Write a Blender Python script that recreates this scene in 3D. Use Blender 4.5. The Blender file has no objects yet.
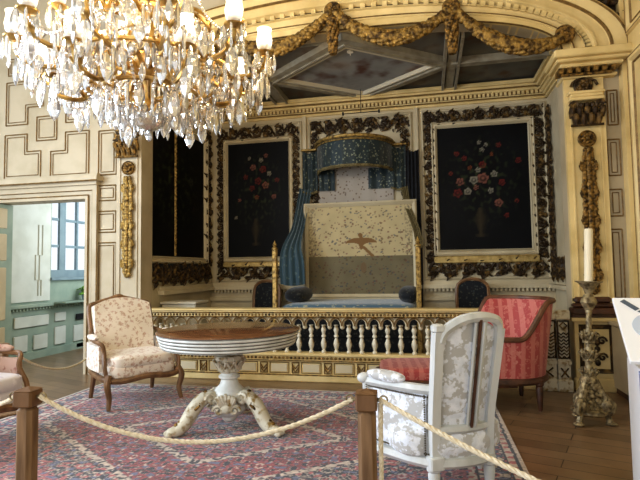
import bpy, math, random
from mathutils import Matrix, Vector, noise
C = bpy.context.scene.collection
PI = math.pi
rnd = random.Random(7)
V3 = Vector

# ------------------------------------------------------------------ camera geometry
F = 500.; PIT = math.radians(3.38); YAW = math.radians(12.1); ROLL = math.radians(-0.86); H = 1.4
def basis():
    cy, sy = math.cos(YAW), math.sin(YAW)
    fw = V3((-sy*math.cos(PIT), cy*math.cos(PIT), math.sin(PIT))); r = V3((cy, sy, 0)); u = r.cross(fw)
    c, s = math.cos(ROLL), math.sin(ROLL)
    return c*r+s*u, -s*r+c*u, fw
R_, U_, W_ = basis()
def ray(px, py): return W_ + R_*((px-320)/F) + U_*((240-py)/F)
def aty(px, py, Y): d = ray(px, py); return V3((0, 0, H)) + d*(Y/d.y)
def atx(px, py, X): d = ray(px, py); return V3((0, 0, H)) + d*(X/d.x)
def atz(px, py, Z): d = ray(px, py); return V3((0, 0, H)) + d*((Z-H)/d.z)

# ------------------------------------------------------------------ mesh builder
def T(x, y, z): return Matrix.Translation((x, y, z))
def RZ(a): return Matrix.Rotation(a, 4, 'Z')
def RX(a): return Matrix.Rotation(a, 4, 'X')
def RY(a): return Matrix.Rotation(a, 4, 'Y')
def frame_mat(O, U, V, N):
    m = Matrix.Identity(4)
    for i in range(3):
        m[i][0] = U[i]; m[i][1] = V[i]; m[i][2] = N[i]; m[i][3] = O[i]
    return m
class MB:
    def __init__(self): self.v = []; self.f = []; self.c = None
    def add(self, vs, fs, M=None):
        n = len(self.v)
        self.v += [M @ V3(p) for p in vs] if M else [V3(p) for p in vs]
        self.f += [tuple(i+n for i in f) for f in fs]; return self
    def box(self, c, s, M=None, bev=0.0):
        x, y, z = s[0]/2, s[1]/2, s[2]/2
        if bev <= 0:
            vs = [(c[0]+a*x, c[1]+b*y, c[2]+d*z) for a in (-1, 1) for b in (-1, 1) for d in (-1, 1)]
            return self.add(vs, [(0,1,3,2),(4,6,7,5),(0,4,5,1),(2,3,7,6),(0,2,6,4),(1,5,7,3)], M)
        b = min(bev, x*.9, y*.9, z*.9)
        ring = lambda hx, hy, zz: [(c[0]+p, c[1]+q, c[2]+zz) for p, q in ((-hx+b,-hy),(hx-b,-hy),(hx,-hy+b),(hx,hy-b),(hx-b,hy),(-hx+b,hy),(-hx,hy-b),(-hx,-hy+b))]
        vs = ring(x-b, y-b, -z)+ring(x, y, -z+b)+ring(x, y, z-b)+ring(x-b, y-b, z)
        fs = [tuple(range(7,-1,-1)), tuple(range(24,32))]
        for k in range(3):
            for i in range(8): j = (i+1) % 8; fs.append((k*8+i, k*8+j, k*8+8+j, k*8+8+i))
        return self.add(vs, fs, M)
    def x0(self, a, b, M=None, bev=0.0):     # box from two corners
        return self.box([(p+q)/2 for p, q in zip(a, b)], [abs(q-p) for p, q in zip(a, b)], M, bev)
    def lathe(self, prof, n=24, M=None, squash=(1, 1)):
        vs = []; fs = []
        for r, z in prof:
            r = max(r, 1e-4)
            vs += [(r*math.cos(2*PI*i/n)*squash[0], r*math.sin(2*PI*i/n)*squash[1], z) for i in range(n)]
        for k in range(len(prof)-1):
            for i in range(n): j = (i+1) % n; fs.append((k*n+i, k*n+j, k*n+n+j, k*n+n+i))
        if prof[0][0] > 1e-3: fs.append(tuple(range(n-1, -1, -1)))
        if prof[-1][0] > 1e-3: fs.append(tuple(range((len(prof)-1)*n, len(prof)*n)))
        return self.add(vs, fs, M)
    def tube(self, path, rad, n=6, M=None, flat=None, closed=False):
        P = [V3(p) for p in path]; m = len(P)
        rs = rad if isinstance(rad, (list, tuple)) else [rad]*m
        vs = []; fs = []; nrm = None
        for k in range(m):
            if closed: t = P[(k+1) % m]-P[k-1]
            else: t = P[min(k+1, m-1)]-P[max(k-1, 0)]
            if t.length < 1e-9: t = V3((0, 0, 1))
            t.normalize()
            if flat is not None: a = V3(flat); a = (a - t*a.dot(t))
            elif nrm is None: a = t.orthogonal()
            else: a = nrm - t*nrm.dot(t)
            if a.length < 1e-6: a = t.orthogonal()
            a.normalize(); nrm = a; b = t.cross(a)
            for i in range(n):
                w = 2*PI*(i+.5)/n
                vs.append(P[k]+(a*math.cos(w)+b*math.sin(w))*rs[k])
        for k in range(m-1 if not closed else m):
            for i in range(n):
                j = (i+1) % n; q = (k+1) % m
                fs.append((k*n+i, k*n+j, q*n+j, q*n+i))
        if not closed: fs += [tuple(range(n-1, -1, -1)), tuple(range((m-1)*n, m*n))]
        return self.add(vs, fs, M)
    def sell(self, c, s, e1=1., e2=1., nu=16, nv=10, M=None):   # super-ellipsoid: e<1 is boxy
        pw = lambda v, e: math.copysign(abs(v)**e, v)
        vs = [(c[0], c[1], c[2]-s[2])]; fs = []
        for k in range(1, nv):
            ph = -PI/2+PI*k/nv
            for i in range(nu):
                th = 2*PI*i/nu
                vs.append((c[0]+s[0]*pw(math.cos(ph), e1)*pw(math.cos(th), e2), c[1]+s[1]*pw(math.cos(ph), e1)*pw(math.sin(th), e2), c[2]+s[2]*pw(math.sin(ph), e1)))
        vs.append((c[0], c[1], c[2]+s[2])); L = len(vs)-1
        for i in range(nu):
            j = (i+1) % nu
            fs.append((0, 1+j, 1+i)); fs.append((L, L-nu+i, L-nu+j))
            for k in range(nv-2): fs.append((1+k*nu+i, 1+k*nu+j, 1+k*nu+nu+j, 1+k*nu+nu+i))
        return self.add(vs, fs, M)
    def prism(self, poly, d0, d1, M=None):   # polygon in x,y extruded along z
        n = len(poly)
        vs = [(p[0], p[1], d0) for p in poly]+[(p[0], p[1], d1) for p in poly]
        fs = [tuple(range(n-1, -1, -1)), tuple(range(n, 2*n))]+[(i, (i+1) % n, n+(i+1) % n, n+i) for i in range(n)]
        return self.add(vs, fs, M)
    def grid(self, fn, nu, nv, M=None, close=False):
        vs = [fn(i/nu, j/nv) for j in range(nv+1) for i in range(nu+1)]
        fs = [(j*(nu+1)+i, j*(nu+1)+i+1, (j+1)*(nu+1)+i+1, (j+1)*(nu+1)+i) for j in range(nv) for i in range(nu)]
        return self.add(vs, fs, M)
    def slab(self, fn, nu, nv, th, M=None):  # curved sheet of thickness th
        e = 1e-3; A = []; B = []
        for j in range(nv+1):
            for i in range(nu+1):
                u, v = i/nu, j/nv; p = V3(fn(u, v))
                du = V3(fn(min(u+e, 1), v))-V3(fn(max(u-e, 0), v)); dv = V3(fn(u, min(v+e, 1)))-V3(fn(u, max(v-e, 0)))
                n = du.cross(dv)
                if n.length > 1e-12: n.normalize()
                A.append(p); B.append(p+n*th)
        w = nu+1; L = len(A); idx = lambda i, j: j*w+i; fs = []
        for j in range(nv):
            for i in range(nu):
                q = (idx(i, j), idx(i+1, j), idx(i+1, j+1), idx(i, j+1)); fs.append(q[::-1]); fs.append(tuple(L+k for k in q))
        for j in range(nv):
            a, b = idx(0, j), idx(0, j+1); fs.append((a, b, L+b, L+a))
            a, b = idx(nu, j), idx(nu, j+1); fs.append((b, a, L+a, L+b))
        for i in range(nu):
            a, b = idx(i, 0), idx(i+1, 0); fs.append((b, a, L+a, L+b))
            a, b = idx(i, nv), idx(i+1, nv); fs.append((a, b, L+b, L+a))
        return self.add(A+B, fs, M)
    def rect_frame(self, w, h, b, prof, M):   # mitred frame; prof = [(s 0..1 across the border from outside, height)]
        def ring(s): k = b*s; return [(k, k), (w-k, k), (w-k, h-k), (k, h-k)]
        vs = []; fs = []
        for s, z in prof: vs += [(x, y, z) for x, y in ring(s)]
        for k in range(len(prof)-1):
            for i in range(4): j = (i+1) % 4; fs.append((k*4+i, k*4+j, k*4+4+j, k*4+4+i))
        return self.add(vs, fs, M)
    def build(self, name, mat, parent=None, smooth=True, angle=40, colors=None):
        me = bpy.data.meshes.new(name); me.from_pydata([tuple(p) for p in self.v], [], self.f); me.update()
        if mat: me.materials.append(mat)
        if colors:
            ca = me.color_attributes.new('Col', 'FLOAT_COLOR', 'POINT')
            ca.data.foreach_set('color', [x for c in colors for x in (c[0], c[1], c[2], 1.0)])
        if smooth:
            me.shade_smooth()
            try: me.set_sharp_from_angle(angle=math.radians(angle))
            except Exception: pass
        o = bpy.data.objects.new(name, me); C.objects.link(o)
        if parent: o.parent = parent
        return o

def tag(o, label, cat, group=None, kind=None):
    o['label'] = label; o['category'] = cat
    if group: o['group'] = group
    if kind: o['kind'] = kind
    return o
def thing(name, label, cat, loc=(0, 0, 0), rz=0, group=None):
    o = bpy.data.objects.new(name, None); C.objects.link(o); o.location = loc; o.rotation_euler = (0, 0, rz)
    return tag(o, label, cat, group)
def struct(o): o['kind'] = 'structure'; return o
def copy_thing(r, loc, rz, label, group=None):
    def cp(o, par):
        c = o.copy(); C.objects.link(c); c.parent = par
        for ch in list(o.children): cp(ch, c)
        return c
    c = cp(r, None); c.location = loc; c.rotation_euler = (0, 0, rz); c['label'] = label
    if group: c['group'] = group
    return c
def catmull(P, n=6, closed=False):
    P = [V3(p) for p in P]; out = []; m = len(P)
    for i in range(m if closed else m-1):
        if closed: a, b, c, d = P[i-1], P[i], P[(i+1) % m], P[(i+2) % m]
        else: a, b, c, d = P[max(i-1, 0)], P[i], P[i+1], P[min(i+2, m-1)]
        for k in range(n):
            t = k/n
            out.append(.5*((2*b)+(c-a)*t+(2*a-5*b+4*c-d)*t*t+(3*b-a-3*c+d)*t**3))
    if not closed: out.append(P[-1])
    return out
def lerp(a, b, t): return a+(b-a)*t

# ------------------------------------------------------------------ materials
def lin(r, g, b):
    f = lambda c: ((c/255+.055)/1.055)**2.4 if c > 10 else c/255/12.92
    return (f(r), f(g), f(b))
def nt(name):
    m = bpy.data.materials.new(name); m.use_nodes = True; n = m.node_tree
    return m, n, n.nodes['Principled BSDF'], n.nodes, n.links
def setc(s, c): s.default_value = (c[0], c[1], c[2], 1)
def pm(name, c1, c2=None, scale=6, rough=.6, metal=0, bump=0, lo=.4, hi=.65, spec=.4, detail=5, bscale=None, stretch=None, sheen=0):
    m, n, b, N, L = nt(name)
    b.inputs['Roughness'].default_value = rough; b.inputs['Metallic'].default_value = metal
    b.inputs['Specular IOR Level'].default_value = spec
    if sheen: b.inputs['Sheen Weight'].default_value = sheen
    setc(b.inputs['Base Color'], c1)
    if c2 or bump:
        tc = N.new('ShaderNodeTexCoord'); mp = N.new('ShaderNodeMapping'); L.new(tc.outputs['Object'], mp.inputs[0])
        if stretch: mp.inputs['Scale'].default_value = stretch
        no = N.new('ShaderNodeTexNoise'); no.inputs['Scale'].default_value = scale; no.inputs['Detail'].default_value = detail
        L.new(mp.outputs[0], no.inputs['Vector'])
        if c2:
            cr = N.new('ShaderNodeValToRGB'); e = cr.color_ramp.elements
            e[0].position = lo; e[1].position = hi; e[0].color = (*c1, 1); e[1].color = (*c2, 1)
            L.new(no.outputs['Fac'], cr.inputs[0]); L.new(cr.outputs[0], b.inputs['Base Color'])
        if bump:
            n2 = no
            if bscale:
                n2 = N.new('ShaderNodeTexNoise'); n2.inputs['Scale'].default_value = bscale; L.new(mp.outputs[0], n2.inputs['Vector'])
            bp = N.new('ShaderNodeBump'); bp.inputs['Strength'].default_value = bump; bp.inputs['Distance'].default_value = .02
            L.new(n2.outputs['Fac'], bp.inputs['Height']); L.new(bp.outputs[0], b.inputs['Normal'])
    return m
def motif(name, base, cols, scale=14, thr=(.30, .36), rough=.75, distort=.5, nscale=30, stripe=None, base2=None, sheen=.2, offset=(0, 0, 0)):
    """woven cloth: blotchy flower motifs on a ground, optional vertical stripes along object x"""
    m, n, b, N, L = nt(name)
    b.inputs['Roughness'].default_value = rough; b.inputs['Sheen Weight'].default_value = sheen; b.inputs['Specular IOR Level'].default_value = .25
    tc = N.new('ShaderNodeTexCoord'); mp = N.new('ShaderNodeMapping'); mp.inputs['Location'].default_value = offset
    L.new(tc.outputs['Object'], mp.inputs[0])
    no = N.new('ShaderNodeTexNoise'); no.inputs['Scale'].default_value = nscale; no.inputs['Detail'].default_value = 3; L.new(mp.outputs[0], no.inputs['Vector'])
    mul = N.new('ShaderNodeVectorMath'); mul.operation = 'MULTIPLY_ADD'
    mul.inputs[1].default_value = (distort/scale,)*3; L.new(no.outputs['Color'], mul.inputs[0]); L.new(mp.outputs[0], mul.inputs[2])
    vo = N.new('ShaderNodeTexVoronoi'); vo.inputs['Scale'].default_value = scale; L.new(mul.outputs[0], vo.inputs['Vector'])
    cr = N.new('ShaderNodeValToRGB'); e = cr.color_ramp.elements; e[0].position = thr[0]; e[1].position = thr[1]
    e[0].color = (1, 1, 1, 1); e[1].color = (0, 0, 0, 1); L.new(vo.outputs['Distance'], cr.inputs[0])
    c2 = N.new('ShaderNodeValToRGB'); e2 = c2.color_ramp.elements; e2[0].color = (*cols[0], 1); e2[1].color = (*cols[-1], 1); e2[0].position = .35; e2[1].position = .65
    L.new(no.outputs['Fac'], c2.inputs[0])
    mx = N.new('ShaderNodeMix'); mx.data_type = 'RGBA'
    L.new(cr.outputs[0], mx.inputs[0]); L.new(c2.outputs[0], mx.inputs[7]); setc(mx.inputs[6], base)
    if stripe:
        wv = N.new('ShaderNodeTexWave'); wv.bands_direction = stripe[1]; wv.inputs['Scale'].default_value = stripe[0]; wv.inputs['Distortion'].default_value = .6
        L.new(mp.outputs[0], wv.inputs['Vector'])
        c3 = N.new('ShaderNodeValToRGB'); f = c3.color_ramp.elements; f[0].position = .55; f[1].position = .62; f[0].color = (*base, 1); f[1].color = (*base2, 1)
        L.new(wv.outputs['Fac'], c3.inputs[0]); L.new(c3.outputs[0], mx.inputs[6])
    L.new(mx.outputs[2], b.inputs['Base Color'])
    bp = N.new('ShaderNodeBump'); bp.inputs['Strength'].default_value = .15; bp.inputs['Distance'].default_value = .01
    L.new(cr.outputs[0], bp.inputs['Height']); L.new(bp.outputs[0], b.inputs['Normal'])
    return m
def vcol(name, rough=.7, bump=0, spec=.3, sheen=0, nscale=120):
    m, n, b, N, L = nt(name)
    a = N.new('ShaderNodeVertexColor'); a.layer_name = 'Col'; b.inputs['Roughness'].default_value = rough
    b.inputs['Specular IOR Level'].default_value = spec; b.inputs['Sheen Weight'].default_value = sheen
    L.new(a.outputs[0], b.inputs['Base Color'])
    if bump:
        tc = N.new('ShaderNodeTexCoord'); no = N.new('ShaderNodeTexNoise'); no.inputs['Scale'].default_value = nscale; L.new(tc.outputs['Object'], no.inputs['Vector'])
        bp = N.new('ShaderNodeBump'); bp.inputs['Strength'].default_value = bump; bp.inputs['Distance'].default_value = .01
        L.new(no.outputs['Fac'], bp.inputs['Height']); L.new(bp.outputs[0], b.inputs['Normal'])
    return m
def glass_mat(name, col=(1, 1, 1), rough=0, mixw=.45):
    m, n, b, N, L = nt(name); out = N['Material Output']; N.remove(b)
    g = N.new('ShaderNodeBsdfGlass'); g.inputs['Color'].default_value = (*col, 1); g.inputs['Roughness'].default_value = rough; g.inputs['IOR'].default_value = 1.6
    s = N.new('ShaderNodeBsdfGlossy'); s.inputs['Roughness'].default_value = .05; s.inputs['Color'].default_value = (1, 1, 1, 1)
    mx = N.new('ShaderNodeMixShader'); mx.inputs[0].default_value = mixw
    L.new(g.outputs[0], mx.inputs[1]); L.new(s.outputs[0], mx.inputs[2])
    tl = N.new('ShaderNodeBsdfTranslucent'); tl.inputs['Color'].default_value = (.95, .97, 1, 1); m2 = N.new('ShaderNodeMixShader'); m2.inputs[0].default_value = .16
    L.new(mx.outputs[0], m2.inputs[1]); L.new(tl.outputs[0], m2.inputs[2]); L.new(m2.outputs[0], out.inputs[0]); return m
def emis(name, col, s):
    m, n, b, N, L = nt(name); setc(b.inputs['Base Color'], (1, 1, 1)); setc(b.inputs['Emission Color'], col); b.inputs['Emission Strength'].default_value = s; return m

M_cream = pm('cream_paint', lin(206, 194, 164), lin(192, 178, 146), 2.5, .55, bump=.04, bscale=40)
M_cream_warm = pm('warm_cream_paint', lin(226, 204, 148), lin(206, 182, 124), 3, .5, bump=.04, bscale=40)
M_wall = pm('beige_wall_paint', lin(184, 171, 145), lin(170, 156, 128), 2.5, .55, bump=.04, bscale=40)
M_line = pm('old_gold_line', lin(136, 108, 62), lin(104, 80, 44), 20, .5, .2)
M_gilt = pm('gilding', lin(178, 148, 84), lin(84, 62, 28), 22, .45, .45, bump=.35, lo=.42, hi=.66, bscale=60)
M_giltdim = pm('aged_gilding', lin(150, 116, 58), lin(52, 36, 14), 24, .5, .45, bump=.4, lo=.4, hi=.62, bscale=70)
M_dark_gilt = pm('dark_gilding', lin(50, 35, 17), lin(134, 104, 54), 12, .5, .25, bump=.4, lo=.5, hi=.72, bscale=60)
M_pale_gilt = pm('pale_gold_leaf', lin(196, 170, 108), lin(150, 122, 66), 14, .4, .4)
M_white_gold = pm('white_paint_rubbed_gold', lin(208, 202, 182), lin(138, 112, 58), 18, .45, .05, bump=.2, lo=.5, hi=.68)
M_white = pm('greyish_white_lacquer', lin(222, 224, 220), lin(202, 204, 198), 9, .4)
M_groove = pm('dark_groove', lin(96, 92, 80), lin(70, 62, 48), 12, .6)
M_greywood = pm('grey_white_painted_wood', lin(208, 211, 212), lin(182, 185, 184), 8, .5, bump=.05, stretch=(1, 1, .2))
M_walnut = pm('walnut', lin(132, 98, 66), lin(92, 64, 40), 9, .42, bump=.1, stretch=(1, 1, .25))
M_darkwood = pm('dark_walnut', lin(84, 52, 36), lin(52, 32, 22), 9, .4, bump=.1)
M_postwood = pm('oak_post', lin(138, 108, 78), lin(104, 78, 54), 12, .55, bump=.15, stretch=(3, 3, .3))
M_rope = pm('cotton_rope', lin(222, 212, 190), lin(200, 186, 158), 60, .85)
M_ceilrib = pm('grey_painted_rib', lin(164, 158, 140), lin(140, 132, 114), 6, .6)
M_teal = pm('grey_green_paint', lin(156, 174, 160), lin(138, 158, 146), 3, .6)
M_palepanel = pm('pale_panel_paint', lin(214, 220, 214), lin(200, 206, 198), 3, .6)
M_winframe = pm('blue_grey_window_paint', lin(128, 150, 160), lin(112, 134, 146), 4, .5)
M_leaf = pm('leaf_green', lin(120, 170, 60), lin(50, 96, 30), 30, .6)
M_bronze = pm('aged_bronze', lin(176, 160, 124), lin(88, 74, 52), 26, .5, .45, bump=.3, lo=.38, hi=.64)
M_wax = pm('candle_wax', lin(236, 226, 200), None, rough=.5)
M_black = pm('near_black_fabric', lin(30, 32, 38), lin(18, 18, 22), 20, .8)
M_navy = motif('navy_tapestry', lin(18, 22, 28), [lin(52, 62, 66), lin(66, 62, 48)], 22, (.25, .33))
M_blue = motif('blue_brocade', lin(26, 42, 46), [lin(140, 138, 108), lin(84, 104, 102)], 19, (.24, .34), rough=.5, sheen=.4, distort=1.2)
M_drape = motif('blue_silk_drape', lin(50, 76, 88), [lin(96, 112, 108), lin(74, 100, 108)], 14, (.2, .3), rough=.5, sheen=.4)
M_bluelight = motif('light_blue_brocade', lin(70, 98, 116), [lin(176, 168, 130), lin(130, 148, 152)], 12, (.26, .34), rough=.5, sheen=.4, distort=1.2)
M_fringe = pm('dull_gold_fringe', lin(122, 110, 74), lin(84, 74, 46), 40, .8)
M_damask = motif('silver_damask', lin(184, 184, 184), [lin(238, 242, 252), lin(214, 220, 232)], 13, (.46, .60), rough=.5, distort=1.9, nscale=24, sheen=.3)
M_floral = motif('cream_floral_tapestry', lin(232, 222, 208), [lin(190, 164, 138), lin(208, 178, 164)], 20, (.3, .46), distort=1.7, nscale=40)
M_red = motif('red_damask', lin(166, 70, 68), [lin(196, 128, 114), lin(182, 96, 88)], 17, (.34, .44), rough=.6, distort=1.9, nscale=30, stripe=(3.3, 'X'), base2=lin(190, 112, 102))
M_lilac = motif('pale_lilac_fabric', lin(216, 212, 218), [lin(196, 190, 202), lin(230, 226, 232)], 10, (.35, .45))
M_pinkcloth = motif('faded_pink_tapestry', lin(196, 164, 150), [lin(160, 110, 100), lin(214, 190, 170)], 16, (.3, .4))
M_glass = glass_mat('crystal')
M_bulb = emis('lit_bulb', (1, .88, .66), 60)
M_shade = glass_mat('frosted_glass', (1, 1, 1), .3, .1)
M_shade.node_tree.nodes['Mix Shader.001'].inputs[0].default_value = .6
M_vcloth = vcol('printed_cloth', .75, .1)
M_vpaint = vcol('oil_paint', .55, .05, .12)
M_vceil = vcol('ceiling_fresco', .7)
M_sheet = pm('white_info_board', lin(242, 246, 255), None, rough=.35)
M_sheetblue = pm('pale_blue_print', lin(196, 210, 232), None, rough=.35)
M_sheetink = pm('slate_print', lin(84, 98, 116), None, rough=.4)
M_box = pm('off_white_box', lin(196, 190, 172), None, rough=.7)
# ------------------------------------------------------------------ room dimensions
YF = 6.22; YB = 8.6; XL, XR = -3.82, 1.60; XC = -1.11; AL, AR = -3.9, 1.97; ZC = 4.4; TW = .22; DX0 = -6.20; ZTOP = 5.9; XW = 2.25
def front(x, z, d=0): return V3((x, YF-d, z))
MF = lambda x, z, d=0: frame_mat((x, YF-d, z), (1, 0, 0), (0, 0, 1), (0, -1, 0))       # wall with the doorway, seen from the room
MBK = lambda x, z, d=0: frame_mat((x, YB-d, z), (1, 0, 0), (0, 0, 1), (0, -1, 0))      # back wall of the alcove
MLT = lambda y, z, d=0: frame_mat((AL+d, y, z), (0, 1, 0), (0, 0, 1), (1, 0, 0))       # left cheek of the alcove
MRT = lambda y, z, d=0: frame_mat((AR-d, y, z), (0, -1, 0), (0, 0, 1), (-1, 0, 0))
MRW = lambda y, z, d=0: frame_mat((XW-d, y, z), (0, -1, 0), (0, 0, 1), (-1, 0, 0))     # right wall of the room

# floor: parquet
def floor_mat():
    m, n, b, N, L = nt('parquet'); b.inputs['Roughness'].default_value = .3
    tc = N.new('ShaderNodeTexCoord'); mp = N.new('ShaderNodeMapping'); mp.inputs['Rotation'].default_value = (0, 0, .35); L.new(tc.outputs['Object'], mp.inputs[0])
    br = N.new('ShaderNodeTexBrick'); br.inputs['Scale'].default_value = 1.6; br.inputs['Mortar Size'].default_value = .006
    br.inputs['Brick Width'].default_value = 1.6; br.inputs['Row Height'].default_value = .26
    setc(br.inputs['Color1'], lin(152, 122, 90)); setc(br.inputs['Color2'], lin(126, 100, 72)); setc(br.inputs['Mortar'], lin(48, 34, 22)); L.new(mp.outputs[0], br.inputs[0])
    no = N.new('ShaderNodeTexNoise'); no.inputs['Scale'].default_value = 5; no.inputs['Detail'].default_value = 8; L.new(mp.outputs[0], no.inputs['Vector'])
    mx = N.new('ShaderNodeMix'); mx.data_type = 'RGBA'; mx.blend_type = 'MULTIPLY'; mx.inputs[0].default_value = .45
    L.new(br.outputs[0], mx.inputs[6]); L.new(no.outputs[0], mx.inputs[7]); L.new(mx.outputs[2], b.inputs['Base Color']); return m
M_floor = floor_mat()
struct(MB().x0((-9.5, -3, -.2), (3.2, 12, 0)).build('floor', M_floor, smooth=False))
M_ceil = pm('white_plaster', lin(206, 198, 176), None, rough=.8)
struct(MB().x0((-6.9, -3, ZTOP), (XW+.3, YF+.4, ZTOP+.2)).build('ceiling', M_ceil, smooth=False))
struct(MB().x0((XW, -3, 0), (XW+.25, YF+.4, ZTOP)).build('wall_right', M_cream_warm, smooth=False))

# ---- the wall with doorway and arch
def se(u, n): return max(0., 1-abs(u)**n)**(1/n)
def c_in(t):   # t in -1..1
    a = t*PI/2; return V3((XC+2.71*math.copysign(abs(math.sin(a))**.8, t), 0, 3.86+.60*abs(math.cos(a))**.8))
def c_mid(t):
    a = t*PI/2; return V3((XC+3.02*math.copysign(abs(math.sin(a))**.93, t), 0, 3.86+.90*abs(math.cos(a))**.93))
def c_out(t):
    a = t*PI/2; return V3((XC+3.42*math.copysign(abs(math.sin(a))**.95, t), 0, 3.86+1.2*abs(math.cos(a))**.95))
w = MB()
w.x0((-6.9, YF, 0), (DX0, YF+TW, ZTOP)); w.x0((DX0, YF, 2.45), (-4.71, YF+TW, ZTOP)); w.x0((-4.71, YF, 0), (XL, YF+TW, ZTOP)); w.x0((XR, YF, 0), (XW+.25, YF+TW, ZTOP))
n = 48; pts = [c_in(-1+2*i/n) for i in range(n+1)]
for i in range(n):
    a, b = pts[i], pts[i+1]; q = []
    for y in (YF, YF+TW): q += [(a.x, y, a.z), (b.x, y, b.z), (b.x, y, ZTOP), (a.x, y, ZTOP)]
    w.add(q, [(0,1,2,3), (7,6,5,4), (1,0,4,5)])
struct(w.build('wall_back', M_wall, smooth=False))
# archivolt bands: a surface swept along the arch
def sweep(name, fa, fb, prof, m, t0=-1, t1=1, n=64):
    def fn(u, v):
        t = lerp(t0, t1, u); k = v*(len(prof)-1); i = min(int(k), len(prof)-2); f = k-i
        s = lerp(prof[i][0], prof[i+1][0], f); d = lerp(prof[i][1], prof[i+1][1], f)
        p = fa(t).lerp(fb(t), s); return (p.x, YF-d, p.z)
    return struct(MB().grid(fn, n, len(prof)-1).build(name, m, smooth=False))
sweep('trim_1', c_in, c_mid, [(0, -.2), (0, .03), (.04, .06), (.30, .06), (.33, .075), (.40, .075), (.43, .05), (.74, .065), (.78, .1), (.80, .1)], M_cream_warm)
sweep('trim_2', c_in, c_mid, [(.385, .0755), (.40, .085), (.43, .085), (.44, .05)], M_line)
sweep('trim_3', c_in, c_mid, [(.0, .035), (.01, .066), (.035, .066), (.04, .05)], M_line)
sweep('trim_4', c_mid, c_out, [(-.1, .05), (0, .1), (.04, .13), (.10, .13), (.14, .1), (.45, .1), (.5, .15), (.9, .17), (1, .14), (1, 0)], M_cream_warm)
sweep('trim_5', c_mid, c_out, [(.46, .10), (.47, .156), (.51, .156), (.52, .15)], M_line)
sweep('trim_6', c_mid, c_out, [(.84, .15), (.85, .178), (.90, .178), (.91, .15)], M_line)
d = MB()
for i in range(72):
    t = -1+2*(i+.5)/72; p = c_in(t).lerp(c_mid(t), .90); q = c_in(t+.004).lerp(c_mid(t+.004), .90); tg = (q-p).normalized(); nn = V3((-tg.z, 0, tg.x))
    d.box((0, 0, 0), (.058, .085, .06), frame_mat((p.x, YF-.07, p.z), tg, nn, (0, -1, 0)))
struct(d.build('trim_7', M_cream_warm, smooth=False))
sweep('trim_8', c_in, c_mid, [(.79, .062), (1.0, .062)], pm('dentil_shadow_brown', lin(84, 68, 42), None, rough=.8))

# ---- doorway casing
cs = MB()
for k, (o0, o1, dd) in enumerate(((0, .05, .05), (.05, .12, .035), (.12, .19, .06))):
    cs.x0((-4.71+o0, YF-dd, 0), (-4.71+o1, YF, 2.45+o0)); cs.x0((DX0-o1, YF-dd, 0), (DX0-o0, YF, 2.45+o0)); cs.x0((DX0-o1, YF-dd, 2.45+o0), (-4.71+o1, YF, 2.45+o1))
cs.x0((-6.3, YF-.10, 2.64), (-4.5, YF, 2.69)); cs.x0((-6.34, YF-.15, 2.69), (-4.46, YF, 2.76)); cs.x0((-6.3, YF-.08, 2.76), (-4.5, YF, 2.80))
struct(cs.build('trim_9', M_wall, smooth=False))
cl = MB()
for o0, z in ((.05, 2.5), (.12, 2.57), (.19, 2.64)):
    for a, b in (((-4.71+o0, YF-.052, 0), (-4.71+o0, YF-.052, z)), ((DX0-o0, YF-.052, 0), (DX0-o0, YF-.052, z)), ((DX0-o0, YF-.052, z), (-4.71+o0, YF-.052, z))): cl.tube([a, b], .009, 4)
cl.tube([(-6.34, YF-.15, 2.69), (-4.46, YF-.15, 2.69)], .01, 4)
struct(cl.build('trim_10', M_line, smooth=False))

# ---- panel mouldings (dark gold lines) on the doorway wall
pl = MB()
def wall_poly(pp, Y=YF, off=.008):
    P = [aty(x, y, Y) for x, y in pp]
    # tidy: snap near-equal world coordinates so that edges are true horizontals and verticals
    for i in range(len(P)):
        j = (i+1) % len(P)
        if abs(P[i].x-P[j].x) < abs(P[i].z-P[j].z): m = (P[i].x+P[j].x)/2; P[i].x = P[j].x = m
        else: m = (P[i].z+P[j].z)/2; P[i].z = P[j].z = m
    return [V3((p.x, Y-off, p.z)) for p in P]
def inset(P, d):
    c = []; n = len(P); ar = sum(P[i].x*P[(i+1) % n].z-P[(i+1) % n].x*P[i].z for i in range(n)); s = 1 if ar > 0 else -1
    for i in range(n):
        a = (P[i]-P[i-1]).normalized(); b = (P[(i+1) % n]-P[i]).normalized()
        na = V3((-a.z, 0, a.x))*s; nb = V3((-b.z, 0, b.x))*s
        c.append(P[i]+(na+nb)*d)
    return c
polys = [[(7.5,82.5),(44,80.5),(44,106),(28,107.5),(28,125),(6,125.5)], [(37,117),(57,115.5),(57,140),(37,140.5)],
         [(6,135.5),(27.5,134.5),(27,152),(41,150.5),(40.6,178),(4,179)], [(65.5,132),(89,130.5),(89,176.5),(50,177),(51.5,151),(65.6,151)],
         [(66,79),(89,78),(89,121),(66,122.5),(66,106),(50,106.5),(50,80)], [(99,131),(117,130),(116.3,174.3),(98.7,175)],
         [(98,186),(116,185),(116,200),(98,201)], [(97,211.5),(116,211),(116,232),(97,232.6)], [(96.5,243),(116,242.5),(116,335),(96.5,336)],
         [(9,59),(44,57),(44,74),(9,75)], [(52,56),(89,54),(89,70),(52,72)], [(99,60),(117,59),(117,122),(99,123)]]
for pp in polys:
    P = wall_poly(pp)
    for dd, r in ((0, .009), (.04, .006)):
        Q = inset(P, dd)
        for i in range(len(Q)): pl.tube([Q[i], Q[(i+1) % len(Q)]], r, 4)
struct(pl.build('trim_11', M_line, smooth=False))
pr = MB()
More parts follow.
